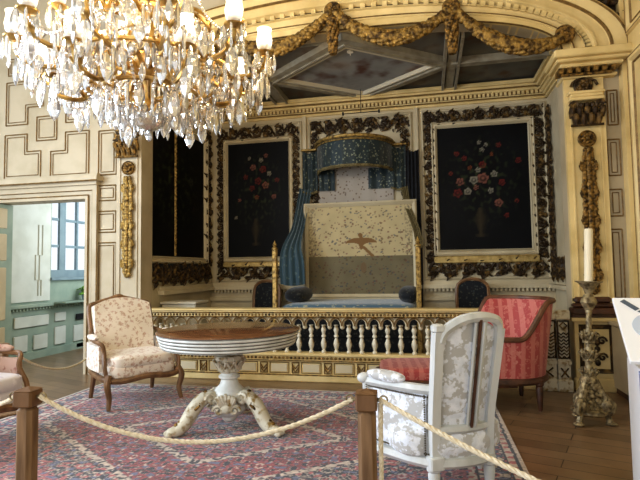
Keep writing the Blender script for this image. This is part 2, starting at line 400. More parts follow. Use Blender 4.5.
for pp in ([(607,91),(617,90),(617.5,124.6),(607.5,125.4)], [(607.5,140),(619.5,139),(620.5,175),(608,176)], [(609,190),(622,189),(622.5,215.5),(609.5,216.4)], [(610,229.6),(623,229),(624,300),(611,301)]):
    P = wall_poly(pp)
    for dd, r in ((0, .008), (.035, .005)):
        Q = inset(P, dd)
        for i in range(len(Q)): pr.tube([Q[i], Q[(i+1) % len(Q)]], r, 4)
struct(pr.build('trim_12', M_line, smooth=False))
# right wall panelling: tall raised panels
rw = MB(); rl = MB()
for y0, wd in ((6.02, 1.3), (4.5, 1.3), (3.0, 1.3)):
    for z0, h in ((.95, 2.75), (3.95, 1.5)):
        rw.rect_frame(wd, h, .09, [(0, 0), (.1, .03), (.6, .035), (1, .0)], MRW(y0, z0))
        rl.rect_frame(wd-.02, h-.02, .02, [(0, 0), (.3, .04), (1, .0)], MRW(y0-.01, z0+.01)); rl.rect_frame(wd-.18, h-.18, .02, [(0, 0), (.3, .02), (1, .0)], MRW(y0-.09, z0+.09))
rw.x0((XW-.05, 6.1, 0), (XW, YF, ZTOP))
struct(rw.build('trim_13', M_cream_warm, smooth=False)); struct(rl.build('trim_14', M_line, smooth=False))
# low dado box along the right wall
db = MB(); db.x0((1.97, 3.6, .06), (XW-.001, 6.16, .74), bev=.01); db.x0((1.94, 3.55, .74), (XW-.001, 6.16, .79), bev=.01)
struct(db.build('trim_15', M_cream, smooth=False))
struct(MB().x0((1.99, 3.62, 0), (XW-.002, 6.15, .06)).build('trim_16', M_darkwood, smooth=False))

# ---- pilasters at both sides of the opening
def acanthus(mb, M, w=.1, h=.16, n=3, lift=.05):
    """a fan of curled leaves rising from the origin"""
    for k in range(-n, n+1):
        a = k/n*.9; ln = h*(1-.25*abs(k)/n)
        p = [(math.sin(a)*ln*s*.9+k*w/n*.15, ln*s, lift*(.3+s*s) if s < .9 else lift*1.1) for s in (0, .35, .7, 1)]
        mb.tube(catmull(p, 3), [max(.01, .24*w*math.sin(PI*min(.85, .15+.75*i/9))) for i in range(10)], 6, M, flat=None)
def rosette(mb, M, R=.09):
    mb.lathe([(R, 0), (R*1.02, .03), (R*.9, .045), (R*.8, .03), (R*.72, .028)], 24, M)
    for k in range(8): mb.sell((R*.45*math.cos(k*PI/4), R*.45*math.sin(k*PI/4), .035), (R*.25, R*.25, .025), 1, 1, 8, 6, M)
    mb.sell((0, 0, .045), (R*.25, R*.25, .03), 1, 1, 10, 6, M)
def husk(mb, M, L, w=.06):
    """a long hanging garland of overlapping leaves"""
    n = int(L/.035)
    for i in range(n):
        z = -L*(i+.5)/n; ww = w*(1.0-.25*abs(2*(i+.5)/n-1)**3)
        for k in (-1, 0, 1):
            mb.sell((k*ww*.62+rnd.uniform(-.006, .006), z+rnd.uniform(-.01, .01), .03+.02*(k == 0)), (ww*.42, .036, .024), 1.2, 1, 7, 5, M)
    m = 5
    for i in range(m):
        z = -L*(i+.7)/(m+.2)
        for s in (-1, 1):
            for q in range(3): mb.tube([(s*w*.6, z-.04+q*.03, .03), (s*w*.95, z-.01+q*.03, .04), (s*w*(1.28-.12*q), z+.03+q*.025, .025)], [.02, .024, .006], 6, M)
    mb.sell((0, -L, .03), (w*.6, .05, .03), 1, 1, 8, 6, M)
def pilaster(side, x0, x1):
    t = MB(); t.x0((x0, YF-.07, .9), (x1, YF, 3.3)); t.x0((x0-.001, YF-.05, 3.3), (x1, YF, 3.58))
    t.x0((x0+.05, YF-.085, 1.05), (x0+.065, YF-.07, 3.2)); t.x0((x1-.065, YF-.085, 1.05), (x1-.05, YF-.07, 3.2))
    struct(t.build('trim_%d' % (17+side*6), M_cream_warm if side else M_wall, smooth=False))
    e = MB(); c = (x0+x1)/2; sx = [x0-.02, x1+.02]
    for z0, z1, o, dd in ((3.555, 3.595, .0, .10), (3.655, 3.70, .04, .19), (3.70, 3.74, .09, .25), (3.74, 3.83, .12, .29), (3.83, 3.87, .05, .15)):
        a, b = sx[0]-o, sx[1]+o
        e.x0((a if side else a-.15, YF-dd, z0), (b+.12 if side else b, YF+TW-.01, z1), bev=.012)
    struct(e.build('trim_%d' % (18+side*6), M_cream_warm, smooth=False))
    dn = MB()
    for i in range(7): x = lerp(sx[0]-.03, sx[1]+.06, i/6); dn.x0((x-.025, YF-.17, 3.595), (x+.025, YF, 3.655))
    dn.x0((sx[0]-.02, YF-.135, 3.57), (sx[1]+.05, YF-.10, 3.595))
    struct(dn.build('trim_%d' % (19+side*6), M_giltdim if side else M_cream, smooth=False))
    nm = 'right' if side else 'left'
    # capital
    r = thing('pilaster_capital', 'carved gilded capital with curling leaves on the pilaster %s' % ('behind the tall candlestick' if side else 'beside the doorway'), 'capital', (c, YF-.07, 3.0), 0, 'gilded pilaster ornaments')
    mm = frame_mat((0, 0, 0), (1, 0, 0), (0, 0, 1), (0, -1, 0))
    q = MB(); wd = (x1-x0)
    for z0, z1, ww in ((.27, .31, 1.08), (.31, .345, 1.0), (.345, .38, 1.12)): q.box((0, -.05, (z0+z1)/2), (wd*.8*ww, .1, z1-z0), None, .006)
    q.build('abacus', M_cream_warm if side else M_giltdim, r)
    q = MB(); q.box((0, -.03, .12), (wd*.56, .05, .26), None, .01)
    for row, (zz, hh, ox) in enumerate(((.06, .07, 0), (.14, .065, .04))):
        for x in ([-.12, -.04, .04, .12] if row == 0 else [-.16, -.08, 0, .08, .16]):
            q.tube([(x, -.05, zz-hh), (x, -.075, zz), (x, -.10, zz+hh*.7), (x, -.115, zz+hh*.55)], [.022, .036, .03, .012], 7)
    for s in (-1, 1):
        q.tube([(s*(.13+.05*(1-k/16)*math.cos(k*.7)), -.09, .21+.05*(1-k/16)*math.sin(k*.7)) for k in range(16)], [.02-.0007*k for k in range(16)], 6)
    q.tube([(-.17, -.06, -.01), (.17, -.06, -.01)], .016, 6)
    for x in (-.06, 0, .06): q.sell((x, -.075, .215), (.03, .03, .035), 1, 1, 8, 6)
    q.build('leaves', M_dark_gilt if side else M_giltdim, r)
    q = MB(); rosette(q, frame_mat((c, YF-.07, 2.84), (1, 0, 0), (0, 0, 1), (0, -1, 0)), .095)
    tag(q.build('gilded_rosette', M_giltdim), 'round gilded rosette under the capital of the pilaster %s' % ('behind the candlestick' if side else 'beside the doorway'), 'rosette', 'gilded pilaster ornaments')
    q = MB(); husk(q, frame_mat((c, YF-.075, 2.72), (1, 0, 0), (0, 0, 1), (0, -1, 0)), 1.35 if not side else 1.6, .078)
    tag(q.build('husk_garland', M_giltdim if side else M_gilt), 'long hanging gilded leaf garland on the pilaster %s' % ('behind the candle' if side else 'between doorway and balustrade'), 'carved garland', 'gilded pilaster ornaments')
    if side:
        q = MB(); rosette(q, frame_mat((c-.01, YF-.055, 3.46), (1, 0, 0), (0, 0, 1), (0, -1, 0)), .1)
        for s in (-1, 1):
            q.tube([(c+s*(.05+.09*(1-k/14)*math.cos(k*.6)), YF-.08, 3.46+.09*(1-k/14)*math.sin(k*.6)) for k in range(14)], .018, 5)
        tag(q.build('carved_flower', M_dark_gilt), 'dark gilded carved flower on the frieze under the right cornice', 'rosette')
pilaster(0, -4.20, XL); pilaster(1, XR, 2.02)
# pilaster pedestals
def chevrons(mb, M, w, h, n):
    for k in range(n*2):
        z = h*(k+.5)/n/2
        for a, b in ((.1, .5), (.5, .9)): mb.tube([(w*a, z+.012, .004), (w*(a+b)/2, z-.012, .010), (w*b, z+.012, .004)], .0075, 4, M)
pd = MB(); pd.x0((1.60, YF-.06, .14), (2.04, YF, .78)); pd.x0((1.56, YF-.12, .78), (2.06, YF, .82)); pd.x0((1.58, YF-.09, 0), (2.06, YF, .14), bev=.01)
pd.x0((-4.22, YF-.06, .14), (XL, YF, .78)); pd.x0((-4.24, YF-.1, .78), (XL, YF, .85)); pd.x0((-4.24, YF-.09, 0), (XL, YF, .14), bev=.01)
struct(pd.build('trim_29', M_cream_warm, smooth=False))
bs = MB(); bs.x0((1.56, YF-.17, .86), (2.02, YF, .93), bev=.01); bs.x0((1.58, YF-.15, .93), (2.0, YF, .98), bev=.02); bs.x0((1.6, YF-.12, .98), (1.98, YF, 1.05), bev=.02)
bs.x0((1.56, YF-.12, .821), (2.05, YF, .86), bev=.005)
struct(bs.build('trim_30', M_darkwood))
q = thing('pedestal_carving', 'small pedestal panel with a dark carved leaf ornament behind the candlestick stem', 'carved panel', (1.64, YF-.062, .2))
k = MB(); k.rect_frame(.36, .54, .05, [(0, 0), (.2, .025), (.7, .02), (1, 0)], frame_mat((0, 0, 0), (1, 0, 0), (0, 0, 1), (0, -1, 0))); k.build('border', M_dark_gilt, q, False)
k = MB()
for s in (-1, 1):
    for zc in (.18, .36):
        k.tube([(.18+s*(.05+.05*(1-i/14)*math.cos(i*.65)), -.015, zc+.05*(1-i/14)*math.sin(i*.65)) for i in range(14)], .013, 5)
for zc in (.12, .2, .27, .34, .42): k.sell((.18, -.015, zc), (.03, .02, .035), 1, 1, 8, 6)
k.build('ornament', M_dark_gilt, q)
# spandrel ornament high in the corner
q = MB()
for k in range(16):
    a = rnd.uniform(0, 6.28); x, z = rnd.uniform(2.03, 2.22), rnd.uniform(4.12, 4.75)
    if x < 1.9+ (4.75-z)*.1: continue
    q.tube(catmull([(x, YF-.03, z), (x+.05*math.cos(a), YF-.09, z+.05*math.sin(a)), (x+.1*math.cos(a+.5)*.8, YF-.05, z+.1*math.sin(a+.5))], 4), [.02, .03, .034, .036, .034, .03, .024, .016, .008], 6)
q.prism([(1.98, 4.2), (2.24, 4.0), (2.24, 5.0), (1.8, 5.0)], 0, .02, MF(0, 0))
tag(q.build('spandrel_ornament', M_dark_gilt), 'dark gilded carving in the corner above the right end of the arch', 'carved ornament')
# ------------------------------------------------------------------ alcove shell
struct(MB().x0((AL-.2, YB, 0), (AR+.2, YB+.2, ZC+.3)).build('wall_alcove_back', M_cream, smooth=False))
struct(MB().x0((AL-.2, YF+TW, 0), (AL, YB, ZC+.3)).build('wall_alcove_left', M_cream, smooth=False))
struct(MB().x0((AR, YF+TW, 0), (AR+.2, YB, ZC+.3)).build('wall_alcove_right', M_cream, smooth=False))
struct(MB().x0((AL, YF+.3, 0), (AR, YB, .16)).build('floor_alcove', M_floor, smooth=False))
# fresco fields in the ceiling
def fresco(name, x0, x1, y0, y1, z, tone, lab, seed, diamond=None):
    nx, ny = 60, 60; mb = MB(); cols = []
    def col(x, y):
        n1 = noise.fractal(V3((x*1.6+seed, y*1.6, 3)), 1, 2, 5); n2 = noise.fractal(V3((x*4+seed, y*3, 9)), 1, 2, 4)
        c = V3(tone)*(1+.45*n1)
        if diamond:
            d = abs(y-(y0+y1)/2-.15)
            k = max(0, min(1, (n2*1.2+.35-d*1.1))); c = c.lerp(V3(lin(96, 66, 56)), k)
            k = max(0, min(1, (n1-.25)*2)); c = c.lerp(V3(lin(140, 128, 116)), k*.7)
        else:
            k = max(0, min(1, n2*1.3)); c = c.lerp(V3(lin(92, 70, 52)), k)
            k = max(0, min(1, (n1-.2)*2)); c = c.lerp(V3(lin(128, 118, 96)), k*.6)
        return [max(.004, v) for v in c]
    for j in range(ny+1):
        for i in range(nx+1):
            u, v = i/nx, j/ny
            if diamond:
                x = XC_ + ((u-.5)+(v-.5))*diamond[0]; y = YC_ + ((u-.5)-(v-.5))*diamond[1]
            else: x, y = lerp(x0, x1, u), lerp(y0, y1, v)
            mb.v.append(V3((x, y, z))); cols.append(col(x, y))
    mb.f = [(j*(nx+1)+i, j*(nx+1)+i+1, (j+1)*(nx+1)+i+1, (j+1)*(nx+1)+i) for j in range(ny) for i in range(nx)]
    if not diamond: mb.f = [q[::-1] for q in mb.f]
    o = mb.build(name, M_vceil, colors=cols, smooth=False); tag(o, lab, 'ceiling painting'); return o
XC_, YC_ = -1.0, 7.43; DX, DY = 1.40, 1.13
struct(MB().x0((AL, YF+.3, ZC+.05), (AR, YB, ZC+.25)).build('ceiling_alcove', M_ceilrib, smooth=False))
G = lin(104, 104, 100)
XR1, XR0 = .42, -2.46
fresco('ceiling_painting', 0, 0, YC_-DY, YC_+DY, ZC+.03, lin(150, 152, 152), 'large diamond-shaped ceiling painting of figures in cloud inside the grey ribs', 1, (DX*.82, DY*.82))
k = 0
for nm, (x0, x1, y0, y1), lb in (('a', (XR0, XR1, 6.5, YB), 'dark ceiling painting in the corners around the large diamond'), ('b', (XR1+.1, AR, 6.5, 7.38), 'dark ceiling painting in the front field right of the diamond'),
        ('c', (XR1+.1, AR, 7.5, YB), 'dark ceiling painting in the rear field right of the diamond'), ('d', (AL, XR0-.1, 6.5, YB), 'dark ceiling painting in the field left of the diamond')):
    k += 1; fresco('ceiling_painting', x0, x1, y0, y1, ZC+.045 if nm == 'a' else ZC+.04, lin(98, 97, 90) if nm != 'a' else lin(104, 100, 90), lb, k*7)
rb = MB(); gb = MB(); wb = MB()
NR = [0]
def rib(a, b, wd, z0=ZC-.03, z1=ZC+.05, mb=None):
    NR[0] += 1; z0 -= .0007*NR[0]
    a, b = V3((a[0], a[1], 0)), V3((b[0], b[1], 0)); d = (b-a).normalized(); L = (b-a).length; s = V3((-d.y, d.x, 0))
    m = frame_mat(((a.x+b.x)/2, (a.y+b.y)/2, 0), d, s, (0, 0, 1))
    (mb or rb).box((0, 0, (z0+z1)/2), (L+wd*.6, wd, z1-z0), m)
dp = [(XC_-DX, YC_), (XC_, YC_+DY), (XC_+DX, YC_), (XC_, YC_-DY)]
for i in range(4):
    a, b = dp[i], dp[(i+1) % 4]
    rib(a, b, .14); 
    sc = lambda p, f: (XC_+(p[0]-XC_)*f, YC_+(p[1]-YC_)*f)
    rib(sc(a, .93), sc(b, .93), .04, ZC-.05)
    rib(sc(a, .84), sc(b, .84), .035, ZC-.03, mb=wb)
    rib(sc(a, .88), sc(b, .88), .06, ZC-.0, mb=gb)
for x in (XR0, XR1): rib((x, 6.5), (x, YB), .12); rib((x-.1, 6.5), (x-.1, YB), .04, ZC-.05); rib((x+.1, 6.5), (x+.1, YB), .04, ZC-.05)
rib((XR1, 7.44), (AR, 7.44), .12); rib((XR1, 7.34), (AR, 7.34), .03, ZC-.05); rib((AL, 7.44), (XR0, 7.44), .12)
rib((AR-.05, 6.5), (AR-.05, YB), .1); rib((AL+.05, 6.5), (AL+.05, YB), .1)
struct(rb.build('trim_31', M_ceilrib, smooth=False)); struct(gb.build('trim_32', pm('dark_rib_band', lin(92, 80, 60), None), smooth=False)); struct(wb.build('trim_33', pm('light_rib_edge', lin(206, 198, 176), None), smooth=False))
# cornice of the alcove
cn = MB()
for z0, z1, d in ((4.13, 4.165, .04), (4.165, 4.20, .08), (4.255, 4.285, .14), (4.285, 4.34, .19), (4.34, 4.4, .24)):
    cn.x0((AL, YB-d, z0), (AR, YB, z1)); cn.x0((AL, YF+.36, z0), (AL+d, YB, z1)); cn.x0((AR-d, YF+.36, z0), (AR, YB, z1))
dn = MB()
x = AL+.03
while x < AR: cn.x0((x, YB-.115, 4.20), (x+.038, YB, 4.255)); x += .068
y = YF+.5
while y < YB: cn.x0((AL, y, 4.20), (AL+.115, y+.038, 4.255)); cn.x0((AR-.115, y, 4.20), (AR, y+.038, 4.255)); y += .068
struct(cn.build('trim_34', M_cream_warm, smooth=False))
cn = MB(); cn.x0((AL, YB-.09, 4.20), (AR, YB, 4.255)); cn.tube([(AL, YB-.2, 4.29), (AR, YB-.2, 4.29)], .012, 4); cn.tube([(AL, YB-.09, 4.17), (AR, YB-.09, 4.17)], .01, 4)
struct(cn.build('trim_35', M_line, smooth=False))

# ------------------------------------------------------------------ scrollwork borders
def spiral(cx, cy, r, a0, s, turns=1.5, n=15, k=.12):
    return [(cx+r*(1-(1-k)*i/(n-1))*math.cos(a0+s*turns*2*PI*i/(n-1)), cy+r*(1-(1-k)*i/(n-1))*math.sin(a0+s*turns*2*PI*i/(n-1))) for i in range(n)]
def leaf2(mb, M, x, y, a, L, w, h=.03):
    p = [(x+math.cos(a+.5*s)*L*s, y+math.sin(a+.5*s)*L*s, h*(.4+1.2*s*(1-s)*2)) for s in (0, .3, .6, 1)]
    mb.tube(p, [w*.4, w, w*.8, w*.15], 5, M)
def scroll_strip(mb, M, L, W):
    """running acanthus scroll filling a strip L long (x) and W wide (y)"""
    st = W*.95; n = max(1, round(L/st)); st = L/n; r = min(st, W)*.40
    for k in range(n):
        cx = (k+.5)*st; s = 1 if k % 2 else -1; cy = W/2
        pts = spiral(cx, cy, r, s*PI*.9, s, 1.35, 16, .1)
        mb.tube([(x, y, .022) for x, y in pts], [W*.10*(1-.4*i/15) for i in range(16)], 5, M)
        mb.sell((cx, cy, .03), (W*.09, W*.09, .025), 1, 1, 7, 5, M)
        for q in range(15):
            ax_, ay_ = cx+rnd.uniform(-.5, .5)*st, W*rnd.uniform(.08, .92); leaf2(mb, M, ax_, ay_, rnd.uniform(0, 6.28), W*rnd.uniform(.16, .3), W*rnd.uniform(.05, .085), .02)
            if q % 2: continue
            a = rnd.uniform(0, 6.28); leaf2(mb, M, cx+math.cos(a)*r*.5, cy+math.sin(a)*r*.5, a+rnd.uniform(-.5, .8), r*rnd.uniform(.6, .95), W*rnd.uniform(.08, .13))
        for yy, sg in ((W*.1, -1), (W*.9, 1)):
            leaf2(mb, M, k*st+rnd.uniform(-.02, .02), yy, rnd.uniform(-.4, .4), W*.5, W*.13); leaf2(mb, M, k*st+st*.5+rnd.uniform(-.02, .02), yy, PI+rnd.uniform(-.4, .4), W*.5, W*.11)
        # connecting stem
        mb.tube(catmull([(k*st, W*(.5-.32*s), .02), (k*st+st*.25, W*(.5-.42*s), .024), (cx, W*(.5-.40*s), .02), (k*st+st, W*(.5+.32*s), .02)], 4), W*.08, 5, M)
def border(name, MW_, x0, x1, z0, z1, wl, wr, wb_, wt, label):
    """scrollwork around a rectangle on a wall: strip widths left, right, bottom, top"""
    mb = MB(); MW = lambda a, b: MW_(a, b, .02)
    if wt: scroll_strip(mb, MW(x0, z1-wt), x1-x0, wt)
    if wb_: scroll_strip(mb, MW(x0, z0), x1-x0, wb_)
    V = lambda x, z: MW(x, z) @ frame_mat((0, 0, 0), (0, 1, 0), (-1, 0, 0), (0, 0, 1))
    hh = z1-z0-wt-wb_
    if wl: scroll_strip(mb, V(x0+wl, z0+wb_), hh, wl)
    if wr: scroll_strip(mb, V(x1, z0+wb_), hh, wr)
    return tag(mb.build(name, M_dark_gilt), label, 'carved border', 'carved scroll borders of the alcove panels')
# panel extents on the back wall from the picture
px = lambda x, y=200: aty(x, y, YB).x
pz = lambda x, y: aty(x, y, YB).z
LP = dict(x0=px(216), x1=px(303), z1=4.07, z0=1.20)
RP = dict(x0=px(423), x1=px(549), z1=4.08, z0=1.20)
CP = dict(x0=px(309.5), x1=px(414), z1=4.08, z0=1.2)
st = MB()
for p in (LP, RP, CP):
    st.rect_frame(p['x1']-p['x0'], p['z1']-p['z0'], .05, [(0, 0), (.1, .03), (.5, .045), (.8, .03), (1, .008)], MBK(p['x0'], p['z0']))
for x in (px(306), px(418)): st.x0((x-.03, YB-.06, .95), (x+.03, YB, 4.13))
st.x0((AL, YB-.05, 1.12), (AR, YB, 1.18)); st.x0((AL, YB-.11, 1.06), (AR, YB, 1.12)); st.x0((AL, YB-.06, .86), (AR, YB, .92)); st.x0((AL, YB-.06, .16), (AR, YB, .32))
for y0, y1 in ((YF+.5, YB-.05),):
    st.x0((AL, y0, 1.12), (AL+.05, YB, 1.18)); st.x0((AL, y0, 1.06), (AL+.11, YB, 1.12)); st.x0((AR-.11, y0, 1.06), (AR, YB, 1.12))
x = AL+.03
while x < AR: st.x0((x, YB-.085, 1.01), (x+.035, YB, 1.06)); x += .065
struct(st.build('trim_36', M_cream, smooth=False))
border('carved_border', MBK, LP['x0']+.05, LP['x1']-.05, LP['z0']+.05, LP['z1']-.05, .13, .13, .27, .22, 'scroll-carved border around the flower painting left of the bed')
border('carved_border', MBK, RP['x0']+.05, RP['x1']-.05, RP['z0']+.05, RP['z1']-.05, .16, .17, .29, .21, 'scroll-carved border around the flower painting right of the bed')
border('carved_border', MBK, CP['x0']+.05, CP['x1']-.05, 2.2, CP['z1']-.05, .15, .15, 0, .25, 'scroll-carved border above and beside the bed canopy')

# ------------------------------------------------------------------ flower paintings (painted canvas: colours computed per vertex)
def flower_canvas(w, h, seed, flowers, vase=True, nx=90, ny=120):
    r = random.Random(seed); FL = []
    for fx, fy, s, c in flowers: FL.append((fx, fy, s, V3(c)))
    mb = MB(); cols = []
    for j in range(ny+1):
        for i in range(nx+1):
            u, v = i/nx, j/ny
            n1 = noise.fractal(V3((u*3+seed, v*4, 1)), 1, 2, 4)
            c = V3((.0022, .0024, .0030))*(1.2+.7*n1)
            dd = math.hypot((u-.5)/.42, (v-.56)/.36)
            lf = noise.noise(V3((u*22+seed, v*28, 4)))
            if dd < 1.1 and lf > .12: c = c.lerp(V3(lin(52, 60, 34)), min(.75, (lf-.1)*2.2)*(1.15-dd))
            for fx, fy, s, fc in FL:
                dx, dy = (u-fx)*w, (v-fy)*h; d = math.hypot(dx, dy)/s; a = math.atan2(dy, dx)
                ed = 1+.15*math.sin(a*5+fx*40)
                if d < ed: k = (.5+.4*math.cos(d*7))*(1-.35*d)+.15*(dy > 0); c = c.lerp(fc, .62*max(0, min(1, k)))
            if vase:
                vw = .035+.05*max(0, 1-abs(v-.24)/.09) if .1 < v < .34 else 0
                if v < .13 and v > .1: vw = .07
                if abs(u-.47) < vw: c = c.lerp(V3(lin(70, 60, 40)), .55*max(.15, 1-abs(u-.455)/max(vw, .01)))
            mb.v.append(V3((u*w, v*h, 0))); cols.append(tuple(max(.001, q) for q in c))
    mb.f = [(j*(nx+1)+i, j*(nx+1)+i+1, (j+1)*(nx+1)+i+1, (j+1)*(nx+1)+i) for j in range(ny) for i in range(nx)]
    return mb, cols
RED, PINK, WHT, ORG = lin(140, 44, 34), lin(178, 112, 92), lin(190, 182, 160), lin(160, 84, 44)
FLR = [(.50, .57, .085, PINK), (.40, .56, .065, WHT), (.25, .55, .06, PINK), (.22, .46, .07, RED), (.33, .47, .055, WHT), (.50, .68, .055, RED), (.62, .60, .05, WHT), (.70, .53, .05, RED),
       (.66, .37, .06, PINK), (.74, .27, .04, RED), (.88, .70, .045, RED), (.50, .80, .035, WHT), (.47, .86, .03, WHT), (.54, .84, .03, WHT), (.30, .74, .04, RED), (.22, .78, .04, RED), (.45, .64, .04, WHT),
       (.58, .47, .045, WHT), (.60, .76, .03, ORG), (.68, .83, .04, RED), (.36, .66, .035, ORG), (.15, .62, .03, RED), (.42, .50, .04, PINK), (.85, .38, .03, RED)]
FLL = [(.42, .78, .05, PINK), (.58, .76, .06, RED), (.50, .66, .06, RED), (.62, .62, .06, PINK), (.40, .60, .05, RED), (.68, .72, .04, WHT), (.55, .84, .04, WHT), (.30, .70, .04, RED), (.75, .52, .04, PINK), (.48, .52, .04, ORG), (.63, .88, .035, PINK), (.36, .86, .03, WHT), (.2, .5, .03, PINK), (.14, .35, .03, WHT), (.8, .66, .04, RED)]
def painting(MW, x0, x1, z0, z1, fl, seed, label, grp, bw=.08, split=False, vase=True):
    t = thing('flower_painting', label, 'painting', tuple((MW(x0, z0) @ V3((0, 0, 0)))), 0, grp)
    loc = t.matrix_basis.copy(); base = T(*t.location).inverted()
    w, h = x1-x0, z1-z0
    mb, cols = flower_canvas(w, h, seed, fl, vase); m = base @ MW(x0, z0, .02)
    mb.v = [m @ p for p in mb.v]; mb.build('canvas', M_vpaint, t, colors=cols)
    f = MB(); f.rect_frame(w+2*bw, h+2*bw, bw, [(0, 0), (.02, .05), (.25, .075), (.4, .05), (.75, .06), (1, .02)], base @ MW(x0-bw, z0-bw)); f.build('frame', M_cream, t, False)
    g = MB(); g.rect_frame(w+.02, h+.02, .025, [(0, .03), (.3, .055), (1, .021)], base @ MW(x0-.01, z0-.01)); g.build('inner_moulding', M_cream, t, False)
    return t
# right and left of the bed
p = painting(MBK, px(438), px(531), 1.68, 3.76, FLR, 3, 'large dark flower painting in a cream frame right of the bed', None, .09)
sh = MB(); sh.x0((-.09, -.075, -.21), (px(531)-px(438)+.09, 0, -.09), bev=.015); sh.build('gold_ledge', M_pale_gilt, p, False)
p = painting(MBK, px(228), px(290), 1.63, 3.74, FLL, 11, 'dark flower painting in a cream frame left of the bed', None, .075)
sh = MB(); sh.x0((-.08, -.07, -.17), (px(290)-px(228)+.08, 0, -.075), bev=.015); sh.build('gold_ledge', M_pale_gilt, p, False)
# left cheek: tall dark painting with a gilt rod in the middle
yy = lambda x, y=255: atx(x, y, AL).y
SIDE = [(.75, .62, .07, lin(80, 84, 70)), (.7, .5, .06, lin(60, 66, 50)), (.2, .45, .04, lin(50, 52, 48)), (.8, .4, .04, lin(60, 50, 44))]
p = painting(MLT, yy(140), yy(203), 1.62, 3.7, SIDE, 21, 'tall dark painting with a gilt rod on the left cheek of the alcove', None, .09, vase=False)
k = MB(); ym = yy(173)-yy(140); k.tube([(.04, ym, .03), (.04, ym, 2.06)], .018, 6)
for i in range(34): k.sell((.045, ym, .06+i*.058), (.022, .022, .026), 1, 1, 7, 5)
k.build('gilt_rod', M_gilt, p)
sh = MB(); sh.x0((0, -.09, -.24), (.05, yy(203)-yy(140)+.09, -.10), bev=.01); sh.build('dark_ledge', M_black, p, False)
border('carved_border', MLT, YF+.30, YB-.08, 1.22, 3.95, 0, .24, .30, 0, 'scroll-carved border under and behind the tall painting on the left cheek')
border('carved_border', lambda y, z, d=.02: MRT(YB-.05-y, z, d), .02, 2.0, 1.22, 3.95, .2, 0, .3, 0, 'narrow scroll-carved border on the right cheek behind the pilaster')

M_swag = pm('swag_gilding', lin(164, 132, 68), lin(66, 46, 18), 16, .5, .4, bump=.4, lo=.38, hi=.62, bscale=60)
# ------------------------------------------------------------------ gilded swags under the arch
def swag(a, b, sag, label):
    mb = MB(); n = 30; A, B = V3(a), V3(b)
    for i in range(n+1):
        t = i/n; p = A.lerp(B, t); p.z -= sag*4*t*(1-t); p.y = YF-.14
        r = .03+.045*math.sin(PI*t)
        for k in range(8):
            w = k*PI/4+i*.6; mb.sell((p.x+rnd.uniform(-.02, .02), p.y+math.cos(w)*r*.6, p.z+math.sin(w)*r), (.045, .03, .035), 1, 1, 7, 5)
    P = [A.lerp(B, i/n)+V3((0, 0, -sag*4*(i/n)*(1-i/n))) for i in range(n+1)]
    mb.tube([(p.x, YF-.14, p.z) for p in P], [.03+.045*math.sin(PI*i/n) for i in range(n+1)], 8)
    return tag(mb.build('leaf_swag', M_swag), label, 'swag', 'gilded swags under the arch')
RS = [(-3.85, 3.98), (-2.58, 4.56), (-1.10, 4.70), (.36, 4.55), (1.62, 4.07)]
RS[0] = (-3.82, 4.07)
names = ['leftmost of the swags, behind the chandelier', 'left of the central rosette', 'right of the central rosette', 'rightmost of the swags, ending over the right pilaster']
for i in range(4):
    a, b = RS[i], RS[i+1]
    swag((a[0]+.05, YF-.14, a[1]-.06), (b[0]-.05, YF-.14, b[1]-.06), (.22, .30, .32, .24)[i], 'gilded leaf swag hung under the arch, '+names[i])
for i, (x, z) in enumerate(RS):
    q = MB(); rosette(q, frame_mat((x, YF-.10, z), (1, 0, 0), (0, 0, 1), (0, -1, 0)), .10)
    q.lathe([(.105, 0), (.11, .03), (.09, .05)], 24, frame_mat((x, YF-.10, z), (1, 0, 0), (0, 0, 1), (0, -1, 0)))
    tag(q.build('gilded_rosette', M_giltdim), 'round gilded rosette on the arch, '+['at its left foot behind the chandelier', 'behind the upper right of the chandelier', 'at its crown', 'right of the crown', 'over the cornice of the right pilaster'][i], 'rosette', 'gilded rosettes on the arch')
    if 0 < i < 4:
        q = MB()
        for k in range(12):
            zz = z-.12-k*.038; r = .04+.03*math.sin(PI*min(1, (k+2)/12))
            for s in range(5): q.sell((x+math.cos(s*1.26+k)*r*.8, YF-.14+math.sin(s*1.26+k)*r*.5, zz), (.034, .03, .035), 1, 1, 7, 5)
        q.tube([(x, YF-.13, z-.05), (x, YF-.13, z-.58)], [.03, .05], 6)
        tag(q.build('gilded_drop', M_giltdim), 'short gilded leaf drop hanging under the rosette '+['', 'behind the chandelier', 'at the crown of the arch', 'right of the crown of the arch'][i], 'carved garland', 'gilded drops under the arch rosettes')

k = MB(); p = aty(350, 44, 6.75); k.tube([(p.x, p.y, ZC-.03), (p.x, p.y, p.z)], .006, 5); k.lathe([(.045, p.z-.12), (.04, p.z-.07), (.02, p.z-.04), (.025, p.z-.02), (.01, p.z)], 10, T(p.x, p.y, 0))
tag(k.build('tassel', pm('white_tassel', lin(236, 232, 220), None, rough=.7)), 'small white tassel hanging from the alcove ceiling under the central rosette', 'tassel')
k = MB(); a, b = aty(343, 114, 8.1), aty(379, 111, 8.1); m_ = (a+b)/2; k.tube([a, b], .008, 5); k.tube([(m_.x, m_.y, m_.z), (m_.x, m_.y, ZC-.03)], .006, 5)
for q_ in (a, b): k.box((q_.x, q_.y, q_.z), (.03, .03, .05))
tag(k.build('light_rail', M_black), 'thin dark wire and bar hanging from the alcove ceiling above the bed canopy', 'light rail')
